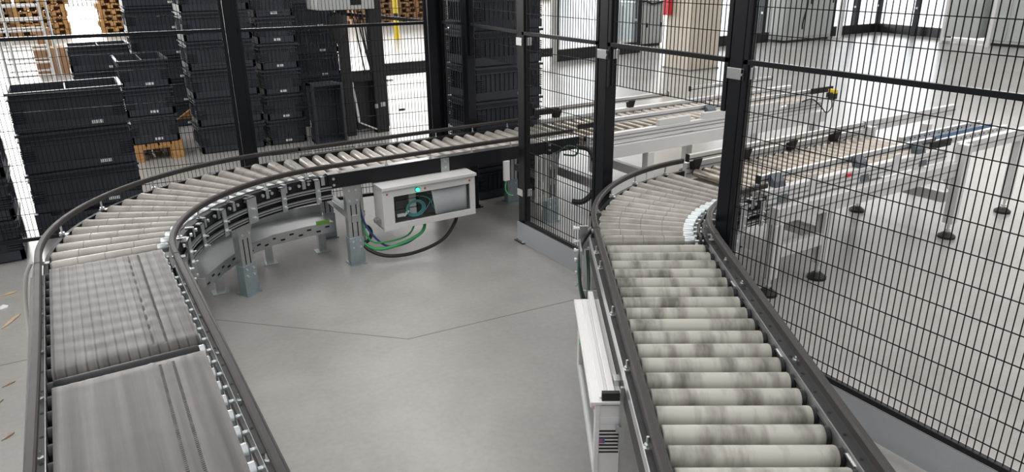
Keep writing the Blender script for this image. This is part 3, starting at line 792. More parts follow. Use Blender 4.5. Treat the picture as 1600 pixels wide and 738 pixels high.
def fence_panel(p0, p1, z0, z1, label, rail_z=1.172, kick=False, tilt=0, name='mesh_fence'):
    a = Vector((*p0, 0)); b = Vector((*p1, 0)); d = (b - a).normalized(); L_ = (b - a).length
    T = thing(name, (*((a + b) / 2)[:2], 0), label, 'fence')
    Z = Vector((0, 0, 1)); w = .02
    for nm, s, e in ((('bottom_tube', a + Z * (z0 + w / 2), b + Z * (z0 + w / 2)),) if z0 < .5 else ()) + (('top_tube', a + Z * (z1 - w / 2), b + Z * (z1 - w / 2)), ('middle_rail', a + Z * rail_z, b + Z * rail_z)):
        m_ = MB(); m_.bar(s, e, w, w if nm != 'middle_rail' else .018); m_.build(nm, 'fence_black', T, bevel=.0012)
    for nm, s in (('side_tube', a + d * w / 2), ('side_tube', b - d * w / 2)):
        m_ = MB(); m_.bar(s + Z * z0, s + Z * z1, w, w, up=(d.x, d.y, 0)); m_.build(nm, 'fence_black', T, bevel=.0012)
    wm = MB(); n = int(L_ / .0207)
    nn = d.cross(Z)
    for i in range(1, n):
        q = a + d * (L_ * i / n); wm.bar(q + Z * (z0 + .01), q + Z * (z1 - .01), .0026, .0026, up=(d.x, d.y, 0))
    z = .094 + math.ceil((z0 - .09) / .0905) * .0905
    while z < z1 - .02:
        if abs(z - rail_z) > .02: wm.bar(a + Z * z + nn * .0026, b + Z * z + nn * .0026, .003, .003)
        z += .0905
    wo = wm.build('wire_mesh', 'wire_black', T, smooth=False); tag(wo, kind='stuff')
    if kick:
        sd = 1 if nn.x > 0 else -1; k = MB(); k.bar(a - d * .055 + Z * (z0 / 2 + .002) - nn * (sd * .012), b + Z * (z0 / 2 + .002) - nn * (sd * .012), .003, z0 - .004); ko = k.build('kick_plate', 'kick_grey', T)
        k = MB()
        k.bar(a + Z * (z0 + .002) + nn * (sd * .024), b + Z * (z0 + .002) + nn * (sd * .024), .024, .003); k.build('plate_lip', 'white_alu', ko)
    return T
pw = .055
YC, YD, YE = 3.328, 2.619, 1.849
PX = FX + .029
fence_post(PX, YC, .05, 'black fence post between far conveyor opening and narrow centre mesh panel', (1.128, .30))
fence_post(PX, YD, .06, 'black fence post at the centre, just left of the right curve', (1.128,))
fence_post(PX, YE, .06, 'black fence post standing at the inner side of the right curve', (1.128,))
fence_post(2.152, 4.055, .055, 'black fence post in front of the right crate stack, behind far conveyor')
fence_post(2.085, 4.345, .06, 'thick black corner post where both fence runs meet')
fence_post(1.995, 4.255, .055, 'black door post standing close beside the fence corner post')
fence_panel((FX + .008, YC - .028), (FX + .008, YD + .034), .125, 2.1, 'narrow full-height mesh panel with grey kick plate at the centre', kick=True)
fence_panel((FX + .008, YD - .034), (FX + .008, YE + .034), .985, 2.1, 'short mesh panel hanging above the right conveyor opening')
fence_panel((2.149, 4.022), (FX + .022, YC + .029), .985, 2.1, 'short mesh panel hanging above the far conveyor opening')
fence_panel((FX + .008, YE - .034), (FX + .008, .30), .125, 2.1, 'long mesh panel with grey kick plate along the right edge', kick=True)
fence_panel((2.094, 4.312), (2.143, 4.088), .125, 2.1, 'very narrow mesh panel beside the fence corner post')
def by(x): return 4.22 + .13 * (1.985 - x)
XA = .83
fence_post(XA, by(XA), .055, 'black fence post behind the left conveyor curve, between crate stacks')
fence_panel((1.955, by(1.955)), (XA + .03, by(XA + .03)), .125, 2.1, 'wide mesh panel behind the far conveyor in front of crates', rail_z=1.180)
fence_panel((XA - .03, by(XA - .03)), (-.62, by(-.62)), .125, 2.1, 'wide mesh panel at left in front of the open crates', rail_z=1.186)

# ================================================================== CRATES
crate_cache = {}
def crate_meshes(w, d, h):
    k = (round(w, 3), round(d, 3), round(h, 3))
    if k in crate_cache: return crate_cache[k]
    t = .012; W_, D_ = w / 2, d / 2; i = .016
    b = MB()
    lo = .05
    # hollow body: four walls, floor
    b.box(-W_ + i, W_ - i, -D_ + i, -D_ + i + .006, lo, h - .012); b.box(-W_ + i, W_ - i, D_ - i - .006, D_ - i, lo, h - .012)
    b.box(-W_ + i, -W_ + i + .006, -D_ + i, D_ - i, lo, h - .012); b.box(W_ - i - .006, W_ - i, -D_ + i, D_ - i, lo, h - .012)
    b.box(-W_ + .022, W_ - .022, -D_ + .022, D_ - .022, 0, .012)
    # lower band
    for (x0_, x1_, y0_, y1_) in ((-W_ + .008, W_ - .008, -D_ + .008, -D_ + .03), (-W_ + .008, W_ - .008, D_ - .03, D_ - .008), (-W_ + .008, -W_ + .03, -D_ + .008, D_ - .008), (W_ - .03, W_ - .008, -D_ + .008, D_ - .008)):
        b.box(x0_, x1_, y0_, y1_, .010, .062)
    # vertical ribs
    n = max(4, int(w / .035))
    for j in range(1, n):
        x = -W_ + i + (w - 2 * i) * j / n
        b.box(x - .0016, x + .0016, -D_ + i - .007, -D_ + i, .062, h - .05); b.box(x - .0016, x + .0016, D_ - i, D_ - i + .007, .062, h - .05)
    n2 = max(4, int(d / .035))
    for j in range(1, n2):
        y = -D_ + i + (d - 2 * i) * j / n2
        b.box(-W_ + i - .007, -W_ + i, y - .0016, y + .0016, .062, h - .05); b.box(W_ - i, W_ - i + .007, y - .0016, y + .0016, .062, h - .05)
    # corner lamellae
    cw = .075
    for sx in (-1, 1):
        for z in [.074 + q * .013 for q in range(6)]:
            if z > h - .06: break
            xa_, xb_ = sorted((sx * (W_ - .006), sx * (W_ - cw)))
            b.box(xa_, xb_, -D_ + .006, -D_ + .02, z, z + .005); b.box(xa_, xb_, D_ - .02, D_ - .006, z, z + .005)
            for sy in (-1, 1):
                ya_, yb_ = sorted((sy * (D_ - .006), sy * (D_ - cw))); xx = sorted((sx * (W_ - .006), sx * (W_ - .02)))
                b.box(xx[0], xx[1], ya_, yb_, z, z + .005)
    r = MB()
    for z0_, z1_, pr in ((h - .045, h - .037, .004), (h - .014, h, 0)):
        for (x0_, x1_, y0_, y1_) in ((-W_ + pr, W_ - pr, -D_ + pr, -D_ + .020), (-W_ + pr, W_ - pr, D_ - .020, D_ - pr), (-W_ + pr, -W_ + .020, -D_ + .020, D_ - .020), (W_ - .020, W_ - pr, -D_ + .020, D_ - .020)):
            r.box(x0_, x1_, y0_, y1_, z0_, z1_)
    s = MB()
    for q in range(3): s.box(W_ - .20 + q * .021, W_ - .183 + q * .021, -D_ + .0068, -D_ + .0078, .026, .046)
    p = MB(); p.box(-.004, .004, -D_ + .022, D_ - .022, .02, h - .006)
    s2 = MB(); s2.xf = None
    for q in range(2): s2.box(-W_ + .0068, -W_ + .0078, -D_ + .10 + q * .022, -D_ + .118 + q * .022, .026, .044)
    res = (b.mesh('crate_body', 'crate', False), r.mesh('crate_rim', 'crate', False), s.mesh('crate_sticker', 'sticker', False), p.mesh('crate_partition', 'crate_inner', False))
    crate_cache[k] = res
    return res
NTH = ['top', 'second', 'third', 'fourth', 'fifth', 'sixth', 'seventh', 'eighth', 'ninth', 'tenth']
def crate(x, y, z, w, d, h, label, partition=False, sticker=True, rot=0.0, mtx=None, group=None):
    T = thing('storage_crate', (x, y, z), label, 'crate', group)
    if mtx: T.matrix_world = mtx
    else: T.rotation_euler.z = rot
    ms = crate_meshes(w, d, h)
    for nm, me, on in (('body', ms[0], True), ('rim', ms[1], True), ('sticker', ms[2], sticker), ('partition', ms[3], partition)):
        if on:
            o = bpy.data.objects.new(nm, me); COL.objects.link(o); o.parent = T; ORG[o.name] = Vector((0, 0, 0))
    return T
def stack(x0, x1, y0, y1, zs, h, n, desc, partition=False, group='stacked black crates'):
    w, d = x1 - x0, y1 - y0
    for i in range(n):
        k = n - 1 - i
        jx = random.uniform(-.003, .003)
        crate((x0 + x1) / 2 + jx, (y0 + y1) / 2, zs + i * h, w, d, h, 'black crate, %s from the top of %s' % (NTH[k], desc) if k else 'topmost black crate of %s' % desc, partition=partition and k == 0, group=group)
stack(-.96, -.372, 4.58, 4.98, 0, .235, 4, 'the stack at the left image edge')
stack(-.318, .282, 4.95, 5.36, .145, .239, 3, 'the wide open stack at left', True)
stack(.041, .54, 7.42, 7.82, 0, .2235, 4, 'the stack behind the wide open one', True)
stack(.352, .738, 6.62, 7.22, .145, .227, 3, 'the stack on the wooden pallet', True)
stack(.575, 1.175, 8.0, 8.4, 0, .235, 7, 'the tall stack behind the pallet')
stack(.875, 1.432, 6.6, 7.0, 0, .235, 7, 'the tall stack behind the left fence post')
stack(1.452, 1.80, 6.6, 7.16, 0, .222, 7, 'the narrow stack right of the left fence post')
stack(1.83, 2.39, 7.25, 7.65, 0, .235, 7, 'the stack beside the black machine')
stack(2.235, 2.755, 4.13, 4.55, 0, .2225, 7, 'the tall stack right of the fence corner')
# crate standing on its end
mx = Matrix.Translation((1.95, 6.36, 0)) @ Matrix.Rotation(math.radians(-90), 4, 'X') @ Matrix.Rotation(math.radians(90), 4, 'Y')
mx = frame_mtx((1.955, 6.58, .272), (0, 0, 1), (1, 0, 0), (0, 1, 0))
mx = frame_mtx((1.955, 6.575, .272), (0, 0, -1), (1, 0, 0), (0, -1, 0))
crate(1.955, 6.46, 0, .543, .285, .20, 'black crate standing upright on its end beside the narrow stack', mtx=mx)

def pallet_parts(T, x, y, z, w, d, m='wood'):
    """w along x (short end faces -y), d along y"""
    for i in range(5):
        bx = x - w / 2 + (w - .11) * i / 4; q = MB(); q.box(bx, bx + (.10 if i % 2 else .13) if i < 4 else x + w / 2, y - d / 2, y + d / 2, z + .122, z + .144); q.build('deck_board', m, T)
    for i in range(3):
        yy = y - d / 2 + (d - .14) * i / 2; q = MB(); q.box(x - w / 2, x + w / 2, yy, yy + .14, z + .10, z + .122); q.build('cross_board', m, T)
        for j in range(3):
            xx = x - w / 2 + (w - .10) * j / 2; q = MB(); q.box(xx, xx + .10, yy, yy + .14, z + .022, z + .10); q.build('block', m, T)
    for j in range(3):
        xx = x - w / 2 + (w - .10) * j / 2; q = MB(); q.box(xx, xx + .10, y - d / 2, y + d / 2, z, z + .022); q.build('skid_board', m, T)
def far_pallet_mesh(w, d, m):
    q = MB()
    for i in range(7):
        bx = -w / 2 + (w - .14) * i / 6; q.box(bx, bx + .14, -d / 2, d / 2, .118, .144)
    q.box(-w / 2 + .05, w / 2 - .05, -.03, .03, .0, .1)
    for i in range(3):
        yy = -d / 2 + (d - .14) * i / 2; q.box(-w / 2, w / 2, yy, yy + .14, .098, .118)
        for j in range(5):
            xx = -w / 2 + (w - .12) * j / 4; q.box(xx, xx + .12, yy, yy + .14, .022, .098)
    for j in range(3):
        xx = -w / 2 + (w - .12) * j / 2; q.box(xx, xx + .12, -d / 2, d / 2, 0, .022)
    return q.mesh('pallet_mesh', m, False)
T = thing('wooden_pallet', (.545, 7.0, 0), 'orange-brown wooden pallet under the stack of crates near left fence', 'pallet'); 
def small_pallet(T, x0, x1, y0, y1, m='wood'):
    w = x1 - x0
    for a, b in ((x0, x0 + .06), (x0 + w * .45, x0 + w * .58), (x1 - .10, x1)):
        for yy in (y0, (y0 + y1) / 2 - .07, y1 - .14):
            if (a, b) == (x0 + w * .45, x0 + w * .58) and yy == y0: continue
            q = MB(); q.box(a, b, yy, yy + .14, .0, .10); q.build('block', m, T)
    for yy in (y0, (y0 + y1) / 2 - .07, y1 - .14):
        q = MB(); q.box(x0, x1, yy, yy + .14, .10, .122); q.build('cross_board', m, T)
    for i in range(4):
        a = x0 + (w - .08) * i / 3; q = MB(); q.box(a, a + .08, y0, y1, .122, .144); q.build('deck_board', m, T)
small_pallet(T, .37, .735, 6.62, 7.25)
T = thing('plastic_pallet', (-.018, 5.15, 0), 'black plastic pallet almost hidden under the wide open crate stack', 'pallet'); small_pallet(T, -.318, .282, 4.955, 5.36, 'crate')
for a_, b_ in ((-.258, -.048), (.03, .182)):
    q = MB(); q.box(a_, b_, 4.958, 4.968, .01, .10); q.build('skirt', 'crate', T)
# wooden wedge between the crate stacks
q = MB(); q.add([(.80, 7.30, .20), (.97, 7.30, .20), (.97, 7.30, .31), (.80, 7.34, .20), (.97, 7.34, .20), (.97, 7.34, .31)], [(0, 1, 2), (5, 4, 3), (0, 3, 4, 1), (1, 4, 5, 2), (2, 5, 3, 0)])
q.box(.93, .97, 7.30, 7.34, 0, .20)
tag(q.build('wood_brace', 'wood', smooth=False), 'small orange wooden brace wedged between the crate stacks', 'wood brace')

# far pallet stacks
fp = far_pallet_mesh(1.2, .9, 'wood_old'); fp2 = far_pallet_mesh(1.15, .9, 'wood')
NTH2 = ['first', 'second', 'third', 'fourth', 'fifth', 'sixth', 'seventh', 'eighth', 'ninth']
def pallet_stack(x, y, n, me, desc, grp):
    for i in range(n):
        o = bpy.data.objects.new('wooden_pallet', me); COL.objects.link(o)
        o.location = (x + random.uniform(-.05, .05), y + random.uniform(-.05, .05), i * .1445); o.rotation_euler.z = random.uniform(-.03, .03)
        ORG[o.name] = Vector(o.location); tag(o, '%s pallet from the bottom of the far %s' % (NTH2[i], desc), 'pallet', grp)
pallet_stack(-1.42, 22.6, 9, fp, 'stack at the upper left corner', 'far pallets at the left corner')
pallet_stack(-.22, 22.6, 9, fp2, 'stack above the white rack', 'far pallets above the white rack')
pallet_stack(1.6, 22.3, 9, fp2, 'stack left of the tall crates', 'far pallets beside crate stack')
pallet_stack(7.6, 20.3, 8, fp, 'brown stack left of the yellow post', 'far pallets behind the machine left')
pallet_stack(8.9, 20.3, 8, fp, 'brown stack right of the yellow post', 'far pallets behind the machine right')
pallet_stack(14.2, 30.5, 7, fp2, 'small stack at the top centre', 'distant pallets top centre')
pallet_stack(17.0, 30.5, 7, fp2, 'small stack right of top centre', 'distant pallets right of top centre')
pallet_stack(20.0, 30.0, 6, fp, 'small stack behind the beige column', 'distant pallets behind column')

# ================================================================== white rack and cardboard, upper left
T = thing('tube_rack', (-.4, 12.6, 0), 'white tubular roll rack at the upper left', 'rack')
q = MB()
for (x, y) in ((-.70, 12.55), (-.14, 12.55), (-.62, 13.2), (-.06, 13.2)):
    q = MB(); q.box(x - .018, x + .018, y - .018, y + .018, 0, 1.25); q.build('rack_post', 'white_alu', T)
for z in (.10, .28, .46, .72, .86, 1.05):
    for y in (12.55, 13.2):
        q = MB(); q.bar((-.70, y, z), (-.14, y, z), .025, .025); q.build('rack_bar', 'white_alu', T)
for z in (.28, .72, 1.05):
    for x in (-.70, -.14):
        q = MB(); q.bar((x, 12.55, z), (x, 13.2, z), .022, .022); q.build('rack_bar', 'white_alu', T)
for (xa_, xb_, ya_, yb_, h_, lb) in ((-.36, -.20, 13.5, 13.75, .42, 'narrow brown cardboard sheet bundle beside the white rack'), (-.15, .11, 13.35, 13.7, .40, 'brown cardboard box between white rack and crates'), (-.30, -.10, 14.6, 14.9, .62, 'tall brown cardboard box behind the white rack')):
    T = thing('cardboard_box', ((xa_ + xb_) / 2, (ya_ + yb_) / 2, 0), lb, 'cardboard box')
    q = MB(); q.box(xa_, xb_, ya_, yb_, 0, h_); q.build('carton', 'cardboard', T, bevel=.004)
    q = MB(); q.box(xa_, xb_, ya_ - .001, ya_ + .06, h_, h_ + .005); q.box(xa_, xb_, yb_ - .06, yb_ + .001, h_, h_ + .005); q.build('flap', 'cardboard', T)

# ================================================================== black machine frame behind the back fence
T = thing('packing_machine', (2.6, 6.75, 0), 'black machine cell frame with cabinet and cables behind the fence', 'machine')
for (x, y, w, h_) in ((2.22, 6.62, .085, 2.2), (2.53, 6.62, .125, 2.2), (3.22, 6.62, .10, 2.2), (2.95, 7.6, .05, 2.2)):
    q = MB(); q.box(x - w / 2, x + w / 2, y - .04, y + .04, 0, h_); q.build('frame_post', 'machine_black', T, bevel=.003)
q = MB(); q.box(2.59, 3.3, 6.59, 6.65, .53, .645); q.build('cross_beam', 'machine_black', T, bevel=.003)
q = MB(); q.box(2.18, 2.6, 6.60, 6.64, .50, .60); q.build('cross_beam', 'machine_black', T, bevel=.003)
q = MB(); q.bar((2.30, 6.9, 1.10), (3.3, 6.55, .98), .03, .03); q.build('upper_rail', 'machine_black', T)
q = MB(); q.box(2.31, 2.64, 6.68, 7.1, .03, .52); cabo = q.build('lower_cabinet', 'machine_black', T, bevel=.004)
q = MB(); q.bar((2.26, 6.60, .50), (2.30, 6.60, .12), .03, .02); q.build('white_brace', 'white_alu', T)
q = MB(); q.bar((2.30, 6.60, .12), (2.50, 6.59, .02), .015, .012); q.build('white_brace', 'white_alu', T)
q = MB(); q.box(2.0, 2.50, 6.5, 6.9, 1.15, 1.5); co = q.build('drive_housing', 'cabinet_grey', T, bevel=.006)
q = MB(); q.box(2.28, 2.38, 6.498, 6.502, 1.19, 1.3); q.build('housing_label', 'frame_black', co)
q = MB(); q.lathe([(0, .02, 0), (.05, .06, 0), (.10, .085, 0), (.17, .10, 0), (.24, .10, 0), (.27, .06, 0)], 14)
q.v = [Vector((2.16 + p.y * .9, 6.58 + p.z * .6, .86 + p.x)) for p in q.v]; q.build('cable_drum', 'machine_black', T)
for k, (xx, dx) in enumerate(((2.30, .10), (2.33, .13), (2.36, .10), (2.40, .06))):
    q = MB(); q.tube(smoothpath([(xx, 6.58, 1.14), (xx + dx * .3, 6.57, 1.0), (xx + dx * .6, 6.58, .8), (xx + dx, 6.59, .56)]), .007, 6); q.build('hanging_cable', 'hose', T)
q = MB(); q.box(2.60, 2.66, 6.57, 6.60, .48, .50); q.box(2.46, 2.49, 6.57, 6.58, .24, .28); q.box(2.52, 2.57, 6.57, 6.58, .25, .29); q.build('steel_fitting', 'zinc', T)
q = MB(); q.box(2.72, 2.78, 6.61, 6.63, .18, .20); q.build('dark_latch', 'machine_black', T)
# yellow post far behind
T = thing('bollard', (6.44, 15.5, 0), 'yellow safety post standing before the brown pallets', 'bollard')
q = MB(); q.cyl((6.44, 15.5, 0), (6.44, 15.5, .95), .055, n=14); q.build('post_tube', 'yellow_paint', T)
q = MB(); q.cyl((6.44, 15.5, .45), (6.44, 15.5, .55), .0565, n=14); q.build('black_band', 'machine_black', T)
q = MB(); q.box(6.34, 6.54, 15.4, 15.6, 0, .012); q.build('base_plate', 'yellow_paint', T)

# ================================================================== WHITE ALUMINIUM ROLLER TABLES BEYOND THE FENCE
def foot(T, x, y, ztop):
    q = MB(); q.cyl((x, y, .028), (x, y, ztop), .009, n=10); q.cyl((x, y, .045), (x, y, .055), .016, n=6); q.build('threaded_rod', 'steel_bright', T)
    q = MB(); q.cyl((x, y, 0), (x, y, .014), .047, .047, n=20); q.cyl((x, y, .014), (x, y, .032), .047, .022, n=20); q.build('levelling_foot', 'rubber', T)
def profile_beam(T, name, x0, x1, y, z0, z1, w=.045, grooves=1):
    q = MB(); q.box(x0, x1, y - w / 2, y + w / 2, z0, z1); o = q.build(name, 'white_alu', T, bevel=.002)
    for k in range(grooves):
        z = z0 + (z1 - z0) * (k + 1) / (grooves + 1)
        g = MB(); g.box(x0, x1, y - w / 2 - .0006, y - w / 2 + .0005, z - .004, z + .004); g.build('profile_groove', 'box_dark', o)
    return o
def guide(T, x0, x1, y, z, brackets, near, capl=.03):
    q = MB(); q.box(x0, x1, y - .010, y + .010, z - .018, z + .018); o = q.build('guide_rail', 'alu', T, bevel=.002)
    g = MB(); g.box(x0, x1, y - .0106, y - .0095, z - .008, z - .002); g.build('rail_groove', 'frame_grey', o)
    for a, b in ((x0 - .006, x0), (x1, x1 + .006)):
        e = MB(); e.box(a, b, y - .012, y + .012, z - .02, z + .02); e.build('end_cap', 'rubber', o)
    for bx in brackets:
        b = MB(); s = -1 if near else 1
        X = Matrix.Translation((bx, y + s * .012, 0))
        b.xf = X
        if near:
            b.add([(-.036, 0, z + .022), (.036, 0, z + .022), (.036, -.04, z - .01), (.05, -.06, z - .105), (-.022, -.06, z - .105), (-.036, -.04, z - .01), (-.036, .0, z - .02), (.036, 0, z - .02), (.05, -.02, z - .105), (-.022, -.02, z - .105)],
                  [(0, 1, 2, 5), (5, 2, 3, 4), (6, 9, 8, 7), (4, 3, 8, 9), (0, 5, 6), (1, 7, 2), (5, 4, 9, 6), (2, 7, 8, 3), (0, 6, 7, 1)])
            b.build('rail_bracket', 'bracket_blue', T, bevel=.003)
        else:
            b.add([(-.03, -.03, z - .01), (.03, -.03, z - .01), (.02, -.02, z - .07), (-.02, -.02, z - .07), (-.03, .01, z - .01), (.03, .01, z - .01), (.02, .01, z - .07), (-.02, .01, z - .07)],
                  [(0, 1, 2, 3), (7, 6, 5, 4), (0, 4, 5, 1), (1, 5, 6, 2), (2, 6, 7, 3), (3, 7, 4, 0)])
            b.build('rail_bracket', 'rubber', T, bevel=.002)
# ---- table 2: continues the right curve
T = thing('roller_table', (3.4, 2.33, 0), 'white aluminium roller table on levelling feet continuing the right curve', 'roller table')
yn, yf = 2.075, 2.60
profile_beam(T, 'lower_beam', 2.66, 4.15, yn, .365, .445, .05, 1); profile_beam(T, 'lower_beam', 2.66, 4.15, yf + .02, .365, .445, .05, 1)
profile_beam(T, 'side_profile', 2.635, 4.10, yn + .045, .455, .525, .04, 2); profile_beam(T, 'side_profile', 2.635, 4.10, yf + .035, .455, .54, .03, 2)
L_ = .43
b_me, c_mb = straight_roller('table_roller', L_, .0205, 'tube_bright', .008); c_me = tuple(c_.mesh('roller_cap4', 'rubber') for c_ in c_mb)
x = 2.66
while x < 4.08:
    add_roller(b_me, c_me, T, rollmtx((x, 2.365), (x, 9), .496)); x += .068
q = MB(); q.box(2.65, 4.09, 2.15, 2.60, .452, .456); q.build('gap_shade_sheet', 'gap_shade_brown', T)  # added brown sheet, stands in for shade in the roller gaps
guide(T, 2.64, 4.05, 2.165, .562, (2.73, 3.35, 3.86), True); guide(T, 2.62, 4.06, 2.60, .575, (2.68, 3.05, 3.42, 3.8), False)
for bx in (2.95, 3.62):
    q = MB(); q.box(bx - .025, bx + .025, yn + .018, yn + .026, .47, .56); q.build('sensor_plate', 'white_alu', T, bevel=.001)
q = MB(); q.box(3.20, 3.24, yn + .018, yn + .024, .50, .515); q.build('red_reflector', 'red_paint', T)
for (x, y) in ((2.685, yn), (3.05, yn), (2.685, yf + .02), (3.05, yf + .02), (4.165, yn - .03), (4.165, yf + .02)):
    top = .365 if x < 4 else .55
    q = MB(); q.box(x - .028, x + .028, y - .028, y + .028, .09, top); lo = q.build('leg', 'white_alu', T, bevel=.003)
    g = MB(); g.box(x - .0285, x - .0275, y - .004, y + .004, .09, top); g.box(x - .004, x + .004, y - .0285, y - .0275, .09, top); g.build('leg_groove', 'box_dark', lo)
    foot(T, x, y, .095)
for x in (2.685, 3.05, 4.165):
    q = MB(); q.box(x - .02, x + .02, yn + .02, yf, .20, .26); q.build('cross_bar', 'white_alu', T, bevel=.002)
q = MB(); q.box(2.71, 3.03, yn - .02, yn + .02, .19, .25); q.build('lower_bar', 'white_alu', T, bevel=.002)
q = MB(); q.box(3.0, 4.15, yf, yf + .04, .19, .23); q.build('lower_bar', 'white_alu', T, bevel=.002)
# gusset plates
q = MB(); q.add([(4.13, yn, .365), (4.13, yn, .29), (4.05, yn, .365), (4.13, yn - .006, .365), (4.13, yn - .006, .29), (4.05, yn - .006, .365)], [(0, 1, 2), (5, 4, 3), (0, 3, 4, 1), (1, 4, 5, 2), (2, 5, 3, 0)]); q.build('gusset', 'white_alu', T)
# ---- extension rails beyond table 2
T = thing('roller_table', (4.8, 2.4, 0), 'white chain transfer with perforated rails behind the right roller table', 'roller table')
profile_beam(T, 'side_profile', 4.22, 5.6, yn + .03, .47, .54, .04, 1); profile_beam(T, 'side_profile', 4.12, 5.2, yf + .08, .50, .57, .03, 1)
for k, y in enumerate((2.22, 2.30, 2.38)):
    q = MB(); hw = .012 if k != 1 else .004; q.box(4.10, 4.95, y - hw, y + hw, .50, .535 if k != 1 else .530); o = q.build('perforated_rail' if k != 1 else 'blue_chain', 'alu' if k != 1 else 'chain_blue', T, bevel=.001)
    if k != 1:
        xx = 4.13
        while xx < 4.93:
            h_ = MB(); h_.cyl((xx, y - .0125, .518), (xx, y - .012, .518), .006, n=8); h_.build('rail_hole', 'dark_slot', o); xx += .05
q = MB(); q.box(3.95, 4.14, 2.11, 2.125, .535, .575); q.build('black_plate', 'rubber', T)
for x, y in ((4.9, yn + .03), (4.9, yf + .08), (5.55, yn + .03)):
    q = MB(); q.box(x - .025, x + .025, y - .025, y + .025, .09, .47); q.build('leg', 'white_alu', T, bevel=.003); foot(T, x, y, .095)
q = MB(); q.box(5.02, 5.08, yn, yn + .06, .54, .60); q.build('end_block', 'box_dark', T)
# ---- table 1: continues the far straight
T = thing('roller_table', (3.9, 3.8, 0), 'white aluminium roller table continuing the far straight conveyor', 'roller table')
yn, yf = 3.47, 4.02
profile_beam(T, 'lower_beam', 2.70, 4.9, yn, .36, .44, .05, 0); profile_beam(T, 'lower_beam', 2.70, 4.9, yf + .02, .36, .44, .05, 0)
profile_beam(T, 'side_profile', 2.66, 4.85, yn + .02, .45, .515, .04, 2); profile_beam(T, 'side_profile', 2.66, 5.2, yf + .02, .45, .53, .04, 2)
for (a, b) in ((3.22, 3.50), (3.62, 3.95), (4.05, 4.4)):
    q = MB(); q.box(a, b, yn + .005, yn + .035, .516, .556); q.build('cover_block', 'white_alu', T, bevel=.002)
b_me, c_mb = straight_roller('table_roller2', .45, .0205, 'tube_bright', .008); c_me = tuple(c_.mesh('roller_cap5', 'rubber') for c_ in c_mb)
x = 2.68
while x < 4.8:
    add_roller(b_me, c_me, T, rollmtx((x, 3.765), (x, 9), .492)); x += .078
q = MB(); q.box(2.67, 4.8, 3.52, 4.0, .448, .452); q.build('gap_shade_sheet', 'gap_shade_brown', T)  # same added sheet: its brown imitates shade between these rollers
guide(T, 2.62, 3.80, 4.03, .59, (2.80, 3.45), False); guide(T, 2.86, 4.95, 3.55, .575, (3.72,), True)
guide(T, 4.18, 5.12, 4.18, .575, (), False)
q = MB(); q.box(4.80, 5.05, 3.53, 3.545, .56, .60); q.build('black_plate', 'rubber', T)
q = MB(); q.box(2.60, 2.80, 4.00, 4.015, .565, .60); q.build('black_plate', 'rubber', T)
q = MB(); q.box(2.62, 2.86, 3.535, 3.55, .555, .585); q.build('black_plate', 'rubber', T)
for (x, y) in ((3.14, yn), (3.14, yf + .02), (3.93, yn + .45), (4.8, yn), (4.8, yf + .02), (2.73, yn), (2.73, yf + .02)):
    q = MB(); q.box(x - .028, x + .028, y - .028, y + .028, .09, .36); q.build('leg', 'white_alu', T, bevel=.003); foot(T, x, y, .095)
for x in (2.73, 3.14):
    q = MB(); q.box(x - .02, x + .02, yn + .02, yf, .17, .23); q.build('cross_bar', 'white_alu', T, bevel=.002)
q = MB(); q.box(2.75, 3.12, yn - .02, yn + .02, .17, .22); q.build('lower_bar', 'white_alu', T, bevel=.002)
# second parallel run farther right of table 1
T = thing('sensor_arm', (4.8, 3.44, .5), 'grey bracket arm with yellow and black photo sensor at the end of the table', 'sensor')
q = MB(); q.box(4.42, 4.68, 3.42, 3.45, .52, .545); q.bar((4.66, 3.435, .53), (4.90, 3.43, .545), .012, .012); q.build('arm', 'alu', T, bevel=.002)
q = MB(); q.box(4.86, 4.93, 3.40, 3.45, .53, .58); q.build('sensor_body', 'rubber', T, bevel=.003)
q = MB(); q.box(4.87, 4.92, 3.395, 3.40, .575, .60); q.box(4.88, 4.91, 3.40, 3.45, .58, .605); q.build('sensor_cap', 'yellow_paint', T, bevel=.002)
q = MB(); q.tube(smoothpath([(4.55, 3.42, .545), (4.65, 3.41, .555), (4.74, 3.40, .50), (4.82, 3.40, .44), (4.89, 3.41, .47), (4.895, 3.42, .53)]), .005, 6); q.build('sensor_cable', 'hose', T)
# hose loop and conduits beyond the centre panel
cable('hose', [(2.56, 3.47, .47), (2.60, 3.40, .46), (2.60, 3.34, .40), (2.59, 3.31, .30), (2.56, 3.30, .22), (2.50, 3.32, .17), (2.45, 3.36, .17)], .017, 'hose', 'thick black hose loop hanging beyond the centre mesh panel', 'hose')
cable('cable', [(2.40, 3.46, .45), (2.47, 3.44, .49), (2.53, 3.42, .47), (2.52, 3.43, .43), (2.45, 3.45, .44)], .006, 'cable_dark_green', 'green cable coil at the conveyor end behind the mesh')
T = thing('junction_box', (2.07, 3.488, .33), 'small grey junction box mounted on the frame at the fence opening', 'junction box')
q = MB(); q.box(2.055, 2.09, 3.478, 3.498, .33, .447); q.build('housing', 'box_paint', T, bevel=.002)
q = MB(); q.tube(smoothpath([(2.07, 3.488, .33), (2.06, 3.48, .28), (2.075, 3.47, .25), (2.10, 3.46, .24)]), .004, 6); q.build('green_lead', 'cable_green', T)

